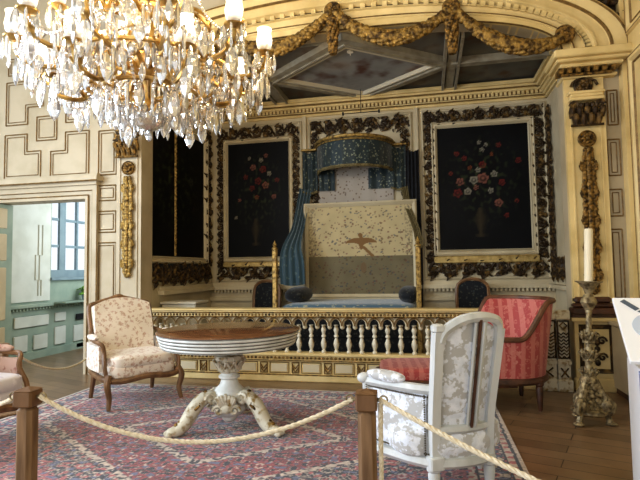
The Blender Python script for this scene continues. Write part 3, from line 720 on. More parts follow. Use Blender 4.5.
# ------------------------------------------------------------------ balustrade closing the alcove
bal = thing('balustrade', 'long cream and gold balustrade with turned balusters closing off the bed alcove', 'balustrade', (XC, YF+.05, 0))
X0, X1 = XL-XC+.0, 1.19-XC; YL = 0
b = MB(); b.x0((X0, -.11, .86), (X1, .11, .885), bev=.008); b.x0((X0, -.13, .885), (X1, .13, .905), bev=.008); b.x0((X0, -.09, .805), (X1, .09, .86)); b.build('handrail', M_cream_warm, bal, False)
b = MB(); x = X0+.02
while x < X1: b.sell((x, -.095, .832), (.016, .012, .016), 1, 1, 6, 4); x += .046
b.tube([(X0, -.112, .862), (X1, -.112, .862)], .007, 4); b.tube([(X0, -.095, .807), (X1, -.095, .807)], .007, 4)
b.build('bead_moulding', M_giltdim, bal)
# arcade frieze: interlaced arches with open lozenges
n = 31; sp = (X1-X0)/n; b = MB(); g = MB(); fin = []
for i in range(n):
    xc = X0+(i+.5)*sp
    for dx in (-.5,):
        arc = [(xc+dx*sp+sp*.5*(1-math.cos(PI*k/10)), -.055, .69+.10*math.sin(PI*k/10)) for k in range(11)]
        g.tube(arc, .008, 5, None, flat=(0, 1, 0))
    arc = [(xc-sp*.5+sp*.5*(1-math.cos(PI*k/10)), -.02, .69+.105*math.sin(PI*k/10)) for k in range(11)]
    b.tube(arc, .026, 6)
    b.sell((xc-sp*.5, 0, .672), (.03, .03, .032), 1, 1, 8, 6); b.lathe([(.014, .67), (.02, .71), (.03, .74)], 8, T(xc-sp*.5, 0, 0))
b.x0((X0, -.03, .775), (X1, .03, .806)); b.build('arcade_frieze', M_cream, bal); g.build('gilt_arcs', M_line, bal)
prof = [(.030, .348), (.030, .37), (.018, .385), (.022, .40), (.036, .44), (.038, .47), (.022, .52), (.016, .535), (.030, .55), (.030, .565), (.018, .58), (.026, .61), (.034, .635), (.026, .66), (.018, .675), (.028, .69), (.030, .70)]
bm0 = None
for i in range(n):
    if bm0 is None:
        o = MB().lathe(prof, 12).build('baluster', M_white_gold, bal); bm0 = o
    else: o = bm0.copy(); C.objects.link(o); o.parent = bal
    o.location = (X0+(i+.5)*sp, 0, 0)
b = MB(); b.x0((X0, -.10, .315), (X1, .10, .348), bev=.006); b.x0((X0, -.075, .08), (X1, .075, .315)); b.x0((X0, -.105, .25), (X1, .105, .27)); b.x0((X0, -.13, 0), (X1, .13, .085), bev=.012); b.build('base_rail', M_cream_warm, bal, False)
b = MB(); x = X0+.02
while x < X1: b.sell((x, -.10, .292), (.019, .014, .017), 1, 1, 6, 4); x += .052
b.tube([(X0, -.13, .087), (X1, -.13, .087)], .007, 4); b.tube([(X0, -.106, .26), (X1, -.106, .26)], .007, 4); b.build('lower_beads', M_giltdim, bal)
b = MB(); g = MB(); m = 12; s2 = (X1-X0)/m
for i in range(m):
    xa = X0+i*s2
    g.rect_frame(s2*.62, .14, .010, [(0, 0), (.5, .012), (1, 0)], frame_mat((xa+s2*.33, -.076, .095), (1, 0, 0), (0, 0, 1), (0, -1, 0)))
    MB().box((xa+s2*.33+s2*.31, -.08, .165), (s2*.5, .012, .095)).build('base_panel', M_cream, bal, False)
    mm = frame_mat((xa+s2*.03, -.076, .095), (1, 0, 0), (0, 0, 1), (0, -1, 0))
    g.rect_frame(s2*.24, .14, .012, [(0, 0), (.5, .02), (1, 0)], mm)
    for a in ((.02, .11, .5, .06), (.02, .07, .5, .02)):
        w = s2*.24; g.tube([(w*.1, a[1], .015), (w*.5, a[3], .02), (w*.9, a[1], .015)], .010, 4, mm)
g.build('gilt_panel_frames', M_line, bal, False)
# carved end pier beside the right pilaster
for i, (xa, wd) in enumerate(((1.19, .20), (1.40, .13))):
    pier = thing('carved_pier', ('wider' if i == 0 else 'narrower')+' cream pier with carved dark gold chevrons at the right end of the balustrade', 'pier', (xa, YF-.09-.02*i, 0))
    k = MB(); k.x0((0, 0, .13), (wd, .09, .80)); k.x0((-.015, -.03, 0), (wd+.015, .09, .13), bev=.008); k.x0((-.01, -.025, .80), (wd+.01, .09, .90), bev=.008); k.x0((-.008, -.015, .3), (wd+.008, .09, .34)); k.build('body', M_white_gold, pier, False)
    k = MB(); mm = frame_mat((0, -.004, .36), (1, 0, 0), (0, 0, 1), (0, -1, 0)); chevrons(k, mm, wd, .30, 4)
    w = wd; k.tube([(w*.5, .33, .008), (w*.8, .37, .008), (w*.5, .41, .008), (w*.2, .37, .008)], .011, 4, mm, closed=True)
    k.tube([(w*.2, -.2, .006), (w*.8, -.1, .006)], .009, 4, mm); k.tube([(w*.8, -.2, .006), (w*.2, -.1, .006)], .009, 4, mm)
    k.rect_frame(w, .43, .016, [(0, 0), (.5, .012), (1, 0)], mm); k.build('carving', M_dark_gilt, pier, False)

# ------------------------------------------------------------------ state bed
ZB = .88; yp = 7.0
bed = thing('bed', 'state bed with slim gilded posts, blue brocade cover and tall speckled cream headboard', 'bed', (XC+.1, 7.7, .16))
BX, BY, BZ = bed.location
def bl(p): return (p[0]-BX, p[1]-BY, p[2]-BZ)
pxa, pxb = aty(275, 275, yp).x, aty(418.5, 275, yp).x
for x in (pxa, pxb):
    k = MB(); k.box((x-BX, yp-BY, (1.70+.16)/2-BZ), (.07, .07, 1.54), None, .012)
    k.lathe([(.05, 1.70), (.05, 1.72), (.02, 1.74), (.035, 1.77), (.012, 1.81), (.001, 1.84)], 10, T(x-BX, yp-BY, -BZ)); k.build('bed_post', M_gilt, bed)
k = MB(); k.x0(bl((pxa+.04, yp-.02, .45)), bl((pxb-.04, yp+.03, .80)), bev=.01); k.x0(bl((pxa, yp, .45)), bl((pxa+.04, 8.35, .7))); k.x0(bl((pxb-.04, yp, .45)), bl((pxb, 8.35, .7))); k.build('bed_frame', M_navy, bed, False)
k = MB(); k.sell(bl(((pxa+pxb)/2, 7.68, ZB-.14)), ((pxb-pxa)/2-.05, .66, .17), .25, .15, 32, 12); k.build('bedspread', M_bluelight, bed)
k = MB(); k.x0(bl((pxa+.02, 7.0, .2)), bl((pxb-.02, 8.33, .62))); k.build('valance', M_navy, bed, False)
# headboard cloth
yh = 8.36; hx0, hx1 = aty(308, 250, yh).x, aty(414, 250, yh).x; hz0, hz1 = .98, aty(355, 206, yh).z
nx, ny = 160, 160; mb = MB(); cols = []; rs = random.Random(5)
SP = [(rs.random(), rs.random(), rs.uniform(.005, .011), rs.choice([lin(120, 96, 70), lin(96, 100, 104), lin(140, 100, 84)])) for _ in range(620)]
for j in range(ny+1):
    for i in range(nx+1):
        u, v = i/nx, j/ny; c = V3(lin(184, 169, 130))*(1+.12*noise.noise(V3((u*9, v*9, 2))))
        if v < .43: c = V3(lin(112, 103, 78))*(1+.15*noise.noise(V3((u*9, v*9, 6))))  # shade over the lower half, painted into the cloth colour
        for a, b_, r, q in SP:
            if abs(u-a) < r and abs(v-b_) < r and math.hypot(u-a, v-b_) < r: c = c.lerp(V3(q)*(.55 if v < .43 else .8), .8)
        e = min(u, 1-u)
        if e < .08 and noise.noise(V3((u*60, v*40, 1))) > .05: c = c.lerp(V3(lin(112, 100, 78)), .6)
        x, y = (u-.515)*1.75, (v-.575)*1.45      # spread-winged bird
        body = (x/.042)**2+((y-.01)/.12)**2 < 1 or math.hypot(x+.015, y-.135) < .035
        wing = abs(y-.02-.40*abs(x)+1.7*x*x) < .058*(1-abs(x)/.30)+.006 and abs(x) < .25
        tail = abs((x-.08)+(y+.11)*1.0) < .035 and -.22 < y < -.05
        low = math.hypot((x-.03)/.05, (y+.40)/.085) < 1
        if body or wing or tail: c = V3(lin(124, 92, 54))
        elif low: c = V3(lin(112, 92, 66))
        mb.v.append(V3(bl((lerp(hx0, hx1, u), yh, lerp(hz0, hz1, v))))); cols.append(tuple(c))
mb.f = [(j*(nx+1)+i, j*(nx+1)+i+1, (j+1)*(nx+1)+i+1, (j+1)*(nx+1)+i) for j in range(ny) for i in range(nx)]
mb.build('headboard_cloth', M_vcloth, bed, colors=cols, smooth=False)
k = MB(); k.rect_frame(hx1-hx0+.12, hz1-hz0+.14, .075, [(0, -.06), (.02, .04), (.4, .06), (1, .01)], T(-BX, -BY, -BZ) @ frame_mat((hx0-.06, yh, hz0-.07), (1, 0, 0), (0, 0, 1), (0, -1, 0)))
k.x0(bl((hx0, yh-.04, hz0-.1)), bl((hx1, yh+.05, hz0-.0))); k.x0(bl((hx0-.06, yh+.01, .16)), bl((hx1+.06, yh+.06, hz1))); k.build('headboard_frame', M_cream, bed, False)
for nm, pxc, wdt in (('left', 298, .16), ('right', 409, .14)):
    k = MB(); c = aty(pxc, 293, 7.55); k.sell((0, 0, 0), (wdt*1.1, .42, .125), .9, .7, 20, 12)
    o = k.build('bolster', M_navy); o.location = (c.x, 7.62, ZB+.135); tag(o, 'dark blue tasselled bolster at the %s end of the bed' % nm, 'bolster', 'bolsters on the bed')
# ---- half-round canopy over the headboard
can = thing('bed_canopy', 'half-round blue brocade bed canopy with gold rim fixed high above the headboard', 'canopy', (aty(355, 150, YB).x, YB-.05, 3.55))
RAx = (aty(392, 146, YB).x-aty(318, 146, YB).x)/2; RAy = .68
def crown(u, z, k=1): a = PI*u; return (-RAx*k*math.cos(a), -RAy*k*math.sin(a), z)
k = MB()
def val(u, v): a = crown(u, 0, 1-.02*v+.012*math.sin(u*60)*v); return (a[0], a[1], -.02-.46*v)
k.slab(val, 90, 6, .012); k.build('valance', M_blue, can)
k = MB(); k.tube([crown(i/30, -.0, 1.03) for i in range(31)], .03, 8); k.tube([crown(i/30, -.05, 1.02) for i in range(31)], .014, 6); k.grid(lambda u, v: crown(u, .01, max(.02, v)), 24, 4); k.build('gold_rim', M_gilt, can)
k = MB(); k.tube([tuple(V3(val(i/90, 1))+V3((0, -.006, 0))) for i in range(91)], .026, 5); k.build('fringe', M_fringe, can)
for s in (-1, 1):
    xa, xb = (aty(304, 170, YB).x, aty(318.5, 170, YB).x) if s < 0 else (aty(391.5, 170, YB).x, aty(406, 170, YB).x)
    xa -= can.location.x; xb -= can.location.x
    f = lambda u, v: (lerp(xa, xb, u), -.06-.02*math.sin(u*12), -.06-.72*v-.04*math.sin(u*PI))
    k = MB(); k.slab(f, 16, 6, .012); k.build('side_flap', M_blue, can)
    k = MB(); k.box(((xa+xb)/2, -.06, -.045), (xb-xa+.04, .06, .04), None, .008); k.build('flap_rail', M_gilt, can)
    k = MB(); k.tube([f(i/12, 1) for i in range(13)], .022, 5); k.build('flap_fringe', M_fringe, can)
    ia, ib = (-RAx+.02, -RAx+.30) if s < 0 else (RAx-.42, RAx-.02)
    k = MB(); k.slab(lambda u, v: (lerp(ia, ib, u), -.035-.012*math.sin(u*14), -.42-.36*v), 14, 4, .01); k.build('inner_valance', M_blue, can)
M_lining = motif('speckled_lining', lin(168, 160, 150), [lin(112, 100, 96), lin(130, 112, 92)], 16, (.22, .28))
k = MB(); k.slab(lambda u, v: (lerp(-RAx, RAx, u), .0-.006*math.sin(u*30), .0-1.15*v), 40, 4, .01); k.build('lining', M_lining, can)
def drape(name, pts_top, pts, mat, label, grp='drapes beside the headboard', amp=.025, nf=5):
    """pts: list of (x, y, z, halfwidth) from top to bottom"""
    mb = MB(); P = [V3((a, b_, c)) for a, b_, c, _ in pts]; Q = catmull(P, 5); Wd = catmull([(w, 0, 0) for *_, w in pts], 5); m = len(Q)-1
    def fn(u, v):
        t = v*m; i = min(int(t), m-1); p = Q[i].lerp(Q[i+1], t-i); w = lerp(Wd[i].x, Wd[i+1].x, t-i); s = (u-.5)*2
        return (p.x+s*w, p.y-amp*math.cos(s*nf*2.2)*min(1, w*12)-.02, p.z-.03*(1-s*s))
    mb.slab(fn, 30, m, .012); return tag(mb.build(name, mat), label, 'drape', grp)
def q(px_, py_, Y, w): p = aty(px_, py_, Y); return (p.x, p.y, p.z, w)
drape('bed_drape', None, [q(306, 188, 8.5, .10), q(303, 205, 8.42, .10), q(298, 228, 8.2, .10), q(292, 246, 8.0, .15), q(292, 262, 7.95, .20), q(293, 284, 7.95, .20)], M_drape, 'blue brocade drape gathered low beside the left end of the headboard')
drape('bed_drape', None, [q(404, 186, 8.5, .05), q(408, 206, 8.4, .04), q(416, 228, 8.1, .045), q(420, 246, 7.9, .05)], M_fringe, 'olive drape sweeping down to the right bed post')
drape('dark_curtain', None, [q(412, 150, 8.5, .10), q(413, 200, 8.5, .11), q(415, 260, 8.5, .12), q(415, 320, 8.5, .12)], M_black, 'near-black curtain hanging between the bed and the right flower painting')

# ------------------------------------------------------------------ chairs and box behind the balustrade
def alcove_chair():
    t = thing('side_chair', '', 'chair')
    k = MB(); top = 1.08
    fr = [(-.24, -.22, .45)]+[(-.24+.02*(i == 0), -.26, .55+.1*i) for i in range(4)]
    arch = [(-.24, -.25, .42), (-.245, -.28, .80)]+[(-.235*math.cos(PI*i/8), -.30, .92+.14*math.sin(PI*i/8)) for i in range(9)]+[(.245, -.28, .80), (.24, -.25, .42)]
    k.tube(arch, .028, 6); k.tube([(-.24, -.25, .56), (.24, -.25, .56)], .02, 6); k.build('back_frame', M_walnut, t)
    k = MB(); k.slab(lambda u, v: ((u-.5)*.46*(1 if v < .7 else math.sqrt(max(.05, 1-((v-.7)/.3)**2*.8))), -.255-.04*v, .57+.46*v), 12, 12, .03); k.build('backrest', M_navy, t)
    k = MB(); k.sell((0, 0, .45), (.27, .25, .07), .5, .4, 20, 8); k.build('seat', M_navy, t)
    k = MB(); k.box((0, 0, .38), (.5, .46, .06), None, .01); k.build('seat_frame', M_darkwood, t, False)
    for x in (-.22, .22):
        for y in (-.2, .2):
            k = MB(); k.tube(catmull([(x, y, .38), (x*1.05, y*1.05, .2), (x*1.02, y*1.02, 0)], 4), [.026-.0014*i for i in range(9)], 8); k.build('leg', M_darkwood, t)
    return t
ch = alcove_chair(); c = aty(476, 290, 7.75); ch.location = (c.x, 7.9, .16); ch.rotation_euler = (0, 0, PI+.05); ch['label'] = 'dark arched-back chair behind the balustrade, above the red daybed'; ch['group'] = 'dark side chairs behind the balustrade'
c = aty(257, 290, 7.9); copy_thing(ch, (c.x, 8.0, .16), PI-.15, 'dark arched-back chair behind the balustrade just left of the left bed post', 'dark side chairs behind the balustrade')
c = aty(178, 290, 7.5); copy_thing(ch, (c.x, 7.55, .16), PI+.75, 'dark chair behind the balustrade below the tall painting on the left', 'dark side chairs behind the balustrade')
c = aty(560, 300, 7.2); copy_thing(ch, (1.66, 7.15, .16), PI/2+.2, 'dark chair mostly hidden behind the pilaster at the right end of the balustrade', 'dark side chairs behind the balustrade')
o = thing('chest', 'off-white box-shaped chest behind the balustrade next to the left pilaster', 'chest', (-3.55, 6.95, .16))
k = MB(); k.x0((-.3, -.2, .04), (.24, .2, .76), bev=.01); k.build('body', M_box, o, False)
k = MB(); k.x0((-.32, -.22, .76), (.26, .22, .80), bev=.01); k.build('lid', M_box, o, False)
k = MB()
for x in (-.26, .2):
    for y in (-.16, .16): k.x0((x-.03, y-.03, 0), (x+.03, y+.03, .04))
k.build('plinth', M_box, o, False)

# ------------------------------------------------------------------ the next room through the doorway
XN = -6.42; yn = lambda x, y=300: atx(x, y, XN).y
zn = lambda x, y: atx(x, y, XN).z
wy0, wy1 = yn(50.5), yn(91); wz0 = zn(70, 277)
w = MB(); w.x0((XN-.25, YF+TW, 0), (XN, wy0, 4)); w.x0((XN-.25, wy0, 0), (XN, wy1+.6, wz0)); w.x0((XN-.25, wy1+.6, 0), (XN, 11.5, 4)); w.x0((XN-.25, wy0, 3.7), (XN, wy1+.6, 4))
struct(w.build('wall_next_room_left', M_teal, smooth=False))
struct(MB().x0((XN-.3, 11.5, 0), (-4.2, 11.7, 4)).build('wall_next_room_back', M_teal, smooth=False))
struct(MB().x0((-4.4, YF+TW, 0), (-4.2, 11.5, 4)).build('wall_next_room_right', M_teal, smooth=False))
struct(MB().x0((XN-.3, YF+TW, 4), (-4.2, 11.7, 4.1)).build('ceiling_next_room', M_ceil, smooth=False))
MN = lambda y, z, d=0: frame_mat((XN+d, y, z), (0, 1, 0), (0, 0, 1), (1, 0, 0))
zd = zn(12.5, 307)
k = MB(); k.x0((XN, YF+TW+.01, zd-.04), (XN+.08, 11.4, zd+.02), bev=.01); k.x0((XN, YF+TW+.01, 0), (XN+.04, 11.4, .12))
y = YF+.4
while y < 11: k.x0((XN, y, zd-.08), (XN+.05, y+.03, zd-.04)); y += .07
struct(k.build('trim_37', M_teal, smooth=False))
k = MB()
k.x0((XN, YF+TW+.01, zd+.06), (XN+.03, wy0-.05, 3.9))
for (a, b_, c, d_) in ((13, 48, 316, 327), (13, 27, 336, 357), (33, 47, 334, 354), (54, 65, 312, 321), (54, 65, 326, 344), (73, 88, 324, 340)):
    y0, y1 = yn(a, 330), yn(b_, 330); z1 = zn((a+b_)/2, c); z0 = max(.14, zn((a+b_)/2, d_)); k.box((XN+.012, (y0+y1)/2, (z0+z1)/2), (.024, y1-y0, z1-z0), None, .01)
struct(k.build('trim_38', M_palepanel, smooth=False))
k = MB()
for s in (0, .5):      # key-pattern moulding on the pale panel
    pts_ = [(XN+.033, yn(38+s*8)-.05, zn(38, 225)), (XN+.033, yn(38+s*8)-.05, zn(36, 255)), (XN+.033, yn(33+s*8), zn(34, 255)), (XN+.033, yn(33+s*8), zn(34, 280)), (XN+.033, yn(36+s*6), zn(34, 280)), (XN+.033, yn(36+s*6), zn(34, 296))]
    k.tube(pts_, .014, 4)
struct(k.build('trim_39', pm('greige_line', lin(186, 186, 172)), smooth=False))
k = MB()
for c, d_ in ((313, 318.5), (342, 347)): y0, y1 = yn(75, 330), yn(88, 330); z1, z0 = zn(82, c), max(.03, zn(82, d_)); k.box((XN+.03, (y0+y1)/2, (z0+z1)/2), (.02, y1-y0, z1-z0))
struct(k.build('trim_40', M_black, smooth=False))
win = MB(); yws = [wy0, yn(60), yn(66.5), yn(79.5), wy1+.6]
for y, wd in ((wy0+.03, .06), (yn(64.5), .15), (wy1+.57, .06)): win.x0((XN-.10, y-wd/2, wz0+.13), (XN-.055, y+wd/2, 3.7))
for z in (zn(58, 246), zn(58, 219), 3.66): win.x0((XN-.11, wy0, z-.02), (XN-.07, wy1+.6, z+.025))
win.x0((XN-.11, yn(79.5)-.02, wz0+.13), (XN-.065, yn(79.5)+.025, 3.7)); win.x0((XN-.16, wy0, wz0), (XN-.06, wy1+.6, wz0+.13)); win.x0((XN-.1, wy0-.05, wz0-.05), (XN+.07, wy1+.6, wz0))
wo = struct(win.build('window_1', M_winframe, smooth=False))
g, n_, b_, N_, L_ = nt('window_glass'); out = N_['Material Output']; N_.remove(b_)
tr = N_.new('ShaderNodeBsdfTransparent'); gl = N_.new('ShaderNodeBsdfGlossy'); gl.inputs['Roughness'].default_value = .02; mx = N_.new('ShaderNodeMixShader'); mx.inputs[0].default_value = .03
L_.new(tr.outputs[0], mx.inputs[1]); L_.new(gl.outputs[0], mx.inputs[2]); L_.new(mx.outputs[0], out.inputs[0])
MB().x0((XN-.125, wy0, wz0), (XN-.12, wy1+.6, 3.7)).build('window_glass', g, wo, False)
pt = thing('potted_plant', 'small bright green potted plant on the sill of the next room window', 'plant', (XN+.16, yn(78, 295), zd+.02))
k = MB(); k.lathe([(.05, 0), (.07, .1), (.075, .1), (.06, .09)], 14); k.build('pot', M_winframe, pt)
k = MB()
for i in range(60):
    a = rnd.uniform(0, 6.28); r = rnd.uniform(.02, .2); h = rnd.uniform(.12, .26)
    k.tube([(0, 0, .08), (math.cos(a)*r*.5, math.sin(a)*r*.5, h), (math.cos(a)*r, math.sin(a)*r, h-.02)], [.004, .02, .004], 4)
k.build('foliage', M_leaf, pt, False)
sl = MB().x0((XN+.001, wy0, zd+.0), (XN+.3, wy1+.6, zd+.02)); struct(sl.build('trim_41', M_teal, smooth=False))
# open door leaf
dl = MB(); m = T(DX0+.035, YF+TW-.02, 0) @ RZ(-PI/2-.03)
dl.x0((0, -.02, .01), (1.2, .02, 2.44), m); do = struct(dl.build('door_1', M_teal, smooth=False))
k = MB()
for z0, z1 in ((.2, .62), (.72, 1.5), (1.6, 2.0), (2.08, 2.38)):
    for x0, x1 in ((.1, .55), (.65, 1.1)): k.x0((x0, -.03, z0), (x1, .03, z1), m, .01)
k.build('door_panel', M_cream, do, False)
# ------------------------------------------------------------------ round pedestal table
tb = thing('pedestal_table', 'round pedestal table with brown wooden top, ribbed white rim and three gilded scroll legs', 'table', (-1.765, 4.27, 0), math.radians(-18))
M_top = pm('polished_table_wood', lin(128, 88, 58), lin(92, 60, 40), 3.5, .12, spec=.6, stretch=(1, 6, 1), lo=.3, hi=.7)
R = .635
MB().lathe([(.01, .848), (R-.012, .848), (R, .853), (R, .86), (R-.008, .865), (.01, .865)], 72).build('table_top', M_top, tb)
pr = [(R-.08, .725), (R-.05, .728)]
for i in range(4):
    z = .735+.028*i; r = R-.045+.010*i; pr += [(r-.012, z), (r+.004, z+.004), (r+.008, z+.012), (r+.004, z+.021), (r-.012, z+.026)]
pr += [(R-.02, .848)]
MB().lathe(pr, 72).build('ribbed_rim', M_white, tb, angle=25)
k = MB()
for i in range(4): z = .7345+.028*i; r = R-.048+.010*i; k.lathe([(r-.01, z-.003), (r+.0, z-.003), (r+.0, z+.003), (r-.01, z+.003)], 72)
k.build('rim_groove', M_groove, tb)
MB().lathe([(.15, .725), (.13, .69), (.10, .66), (.085, .645)], 28).build('neck', M_groove, tb)
k = MB(); k.lathe([(.085, .645), (.12, .63), (.13, .60), (.105, .56), (.09, .52), (.10, .50), (.085, .485)], 28)
for i in range(12): acanthus(k, RZ(i*PI/6) @ frame_mat((0, -.088, .505), (1, 0, 0), (0, 0, 1), (0, -1, 0)), .05, .12, 1, .035)
k.build('capital', M_white_gold, tb)
k = MB(); k.lathe([(.075, .49), (.07, .47), (.095, .455), (.095, .44), (.07, .425), (.085, .38), (.125, .34), (.15, .31), (.15, .28), (.12, .25), (.14, .2), (.15, .16), (.12, .12), (.07, .10), (.06, .07), (.03, .05)], 28)
k.build('pedestal', M_white, tb)
k = MB()
for i in range(3):
    k = MB(); m = RZ(i*2*PI/3+PI/3) @ frame_mat((.13, 0, .2), (0, 1, 0), (0, 0, 1), (1, 0, 0)); acanthus(k, m, .12, .13, 3, .05); k.sell((0, .0, .02), (.06, .05, .03), 1, 1, 10, 6, m)
    for s in (-1, 1): k.tube([(s*(.07+.05*(1-j/14)*math.cos(j*.6)), -.02+.05*(1-j/14)*math.sin(j*.6), .02) for j in range(14)], .015, 6, m)
    k.build('carved_mask', M_white_gold, tb)
leg0 = None
for i in range(3):
    if leg0 is None:
        k = MB(); path = catmull([(.08, 0, .20), (.16, 0, .29), (.25, 0, .27), (.33, 0, .19), (.39, 0, .10), (.46, 0, .045), (.50, 0, .04)], 5)
        k.tube(path, [.045+.016*math.sin(PI*j/(len(path)-1)) for j in range(len(path))], 10)
        for s in (-1, 1): k.tube([(.18+.055*(1-j/16)*math.cos(j*.6), s*.045, .275+.055*(1-j/16)*math.sin(j*.6)) for j in range(16)], .02, 6)
        k.sell((.49, 0, .04), (.07, .05, .04), 1, 1, 14, 8)
        for j in range(4): k.sell((.54, -.036+.024*j, .025), (.03, .014, .025), 1, 1, 8, 6)
        leg0 = k.build('scroll_leg', M_white_gold, tb)
        k = MB(); acanthus(k, frame_mat((.36, 0, .165), (0, 1, 0), (-.72, 0, .69), (.69, 0, .72)), .06, .14, 2, .012)
        for j in range(9): t_ = j/8; p = V3((.22, 0, .335)).lerp(V3((.47, 0, .09)), t_); k.sell((p.x, 0, p.z-.03*math.sin(PI*t_)+.0), (.022, .026, .018), 1, 1, 8, 6)
        sub = k.build('gilded_leaf', M_giltdim, leg0)
        leg0.rotation_euler = (0, 0, math.radians(-120))
    else:
        o = leg0.copy(); C.objects.link(o); o.parent = tb; o.rotation_euler = (0, 0, math.radians(-120+120*i)); q_ = sub.copy(); C.objects.link(q_); q_.parent = o

# ------------------------------------------------------------------ floral wooden armchair (faces +y locally)
def wood_armchair(cloth, wood, name, label, loc, rz, arm_cloth=None):
    arm_cloth = arm_cloth or cloth
    t = thing(name, label, 'armchair', loc, rz)
    bk = lambda u, z: V3((u*(.33+.02*(z-.4)), -.27-.20*(z-.42)/.66-.03*(1-u*u), z))
    # back frame
    k = MB(); path = [bk(-1, .36), bk(-1, .6), bk(-1.03, .85), bk(-1.0, 1.0)]+[bk(-.75, 1.035), bk(-.35, 1.07), bk(0, 1.095), bk(.35, 1.07), bk(.75, 1.035)]+[bk(1.0, 1.0), bk(1.03, .85), bk(1, .6), bk(1, .36)]
    k.tube(catmull(path, 5), .026, 8); k.tube(catmull([bk(-1, .47), bk(0, .45), bk(1, .47)], 5), .024, 8); k.sell(tuple(bk(0, 1.10)), (.07, .03, .03), 1, 1, 10, 6); k.build('back_frame', wood, t)
    k = MB(); k.slab(lambda u, v: bk((u-.5)*1.92, lerp(.47, 1.0+.06*(1-abs(2*u-1)**2), v))+V3((0, .04+.05*math.sin(PI*u)*math.sin(PI*v), 0)), 20, 20, -.07); k.build('backrest', cloth, t)
    # seat
    k = MB(); k.sell((0, .04, .36), (.37, .34, .075), .35, .35, 28, 8); k.build('seat', cloth, t)
    k = MB(); k.sell((0, .07, .455), (.345, .315, .075), .45, .35, 32, 12); k.build('seat_cushion', cloth, t)
    k = MB(); pts_ = catmull([(-.37, -.27, .30), (-.38, 0, .285), (-.39, .30, .29), (-.25, .385, .275), (0, .40, .30), (.25, .385, .275), (.39, .30, .29), (.38, 0, .285), (.37, -.27, .30)], 6); k.tube(pts_, .03, 8)
    k.tube([(-.37, -.27, .30), (.37, -.27, .30)], .028, 8); k.build('seat_rail', wood, t)
    for s in (-1, 1):
        k = MB(); k.slab(lambda u, v: (s*(.355+.025*u+.02*math.sin(PI*u)), lerp(-.30, .20, u), lerp(.36, .62, v)), 10, 6, s*.05); k.build('side_panel', arm_cloth, t)
        k = MB(); k.tube(catmull([(s*.345, -.36, .72), (s*.40, -.2, .69), (s*.43, .05, .665), (s*.43, .17, .66), (s*.40, .215, .63), (s*.385, .22, .55), (s*.40, .29, .42), (s*.385, .32, .30)], 5), .022, 8); ar = k.build('armrest', wood, t)
        k = MB(); k.sell((s*.42, -.03, .70), (.038, .14, .03), .8, .7, 16, 8); k.build('arm_pad', arm_cloth, ar)
        k = MB(); k.tube(catmull([(s*.37, .33, .33), (s*.40, .37, .25), (s*.375, .355, .12), (s*.385, .375, .03), (s*.39, .385, .0)], 5), [.038-.001*i for i in range(21)], 8); k.build('leg', wood, t)
        k = MB(); k.tube(catmull([(s*.33, -.26, .33), (s*.34, -.28, .2), (s*.35, -.33, .0)], 5), [.032-.001*i for i in range(11)], 8); k.build('leg', wood, t)
    return t
wood_armchair(M_floral, M_walnut, 'armchair', 'cream floral armchair with carved walnut frame standing left of the round table', (-3.24, 5.08, 0), math.radians(-127))
# chair cut by the left edge of the picture
lg = atz(36, 437, 0); lch = wood_armchair(M_lilac, M_walnut, 'armchair', 'pale lilac armchair with pink arms cut off by the left edge behind a rope post', (lg.x-.45, lg.y-.35, 0), math.radians(-95), M_pinkcloth); lch.scale = (1, 1, 1.04)

# ------------------------------------------------------------------ grey-white bergere seen from behind
bg = thing('bergere', 'grey-white painted bergere in silver damask seen from behind, right of the right rope post', 'armchair', (0, 0, 0), math.radians(28.6))
cw = atz(433, 463, .27); rot = Matrix.Rotation(math.radians(28.6), 3, 'Z'); off = rot @ V3((-.19, -.30, 0)); bg.location = (cw.x-off.x, cw.y-off.y, 0)
def bw(u, z): f = max(0, z-.42)/.66; return V3((u*(.18+.025*f), -.30-.13*f-.035*(1-u*u), z))
k = MB()
k.tube(catmull([bw(-1, .25), bw(-1, .5), bw(-1, .8), bw(-1.0, 1.03)], 5), .038, 4, flat=(1, 0, 0)); k.tube(catmull([bw(1, .25), bw(1, .5), bw(1.0, .8), bw(1.0, 1.03)], 5), .034, 4, flat=(1, 0, 0))
k.tube(catmull([bw(-.92, .97), bw(-.8, 1.03), bw(-.4, 1.085), bw(.1, 1.105), bw(.6, 1.095), bw(.9, 1.06), bw(1.0, .98)], 6), .03, 6)
k.box(tuple(bw(-1, 1.045)), (.07, .06, .05), None, .01); k.tube([bw(-.9+.18*i, .445) for i in range(11)], .026, 6); k.build('back_frame', M_greywood, bg)
k = MB(); k.slab(lambda u, v: bw((u-.5)*1.9, lerp(.46, .98+.1*(1-abs(2*u-1.1)**2.2*.8), v))+V3((0, .012+.0, 0)), 24, 24, -.06); k.build('backrest', M_damask, bg)
k = MB(); k.slab(lambda u, v: bw(lerp(.15, .22, u), lerp(.455, 1.09, v))+V3((0, -.012, 0)), 2, 8, .012); k.build('back_slit', M_darkwood, bg)
k = MB(); k.tube([bw(.34, .455+.62*i/8)+V3((0, -.012, 0)) for i in range(9)], .016, 6); k.tube([bw(.08, .455+.62*i/8)+V3((0, -.005, 0)) for i in range(9)], .010, 6); k.build('back_moulding', M_greywood, bg)
k = MB(); k.slab(lambda u, v: bw((u-.5)*1.95, lerp(.27, .43, v))+V3((0, -.0-.03*math.sin(PI*v), 0)), 16, 8, -.04); k.build('lower_back_panel', M_damask, bg)
def arm_pt(s, u): return V3((s*(.19+.23*u**.8), -.30+.42*u, 0))
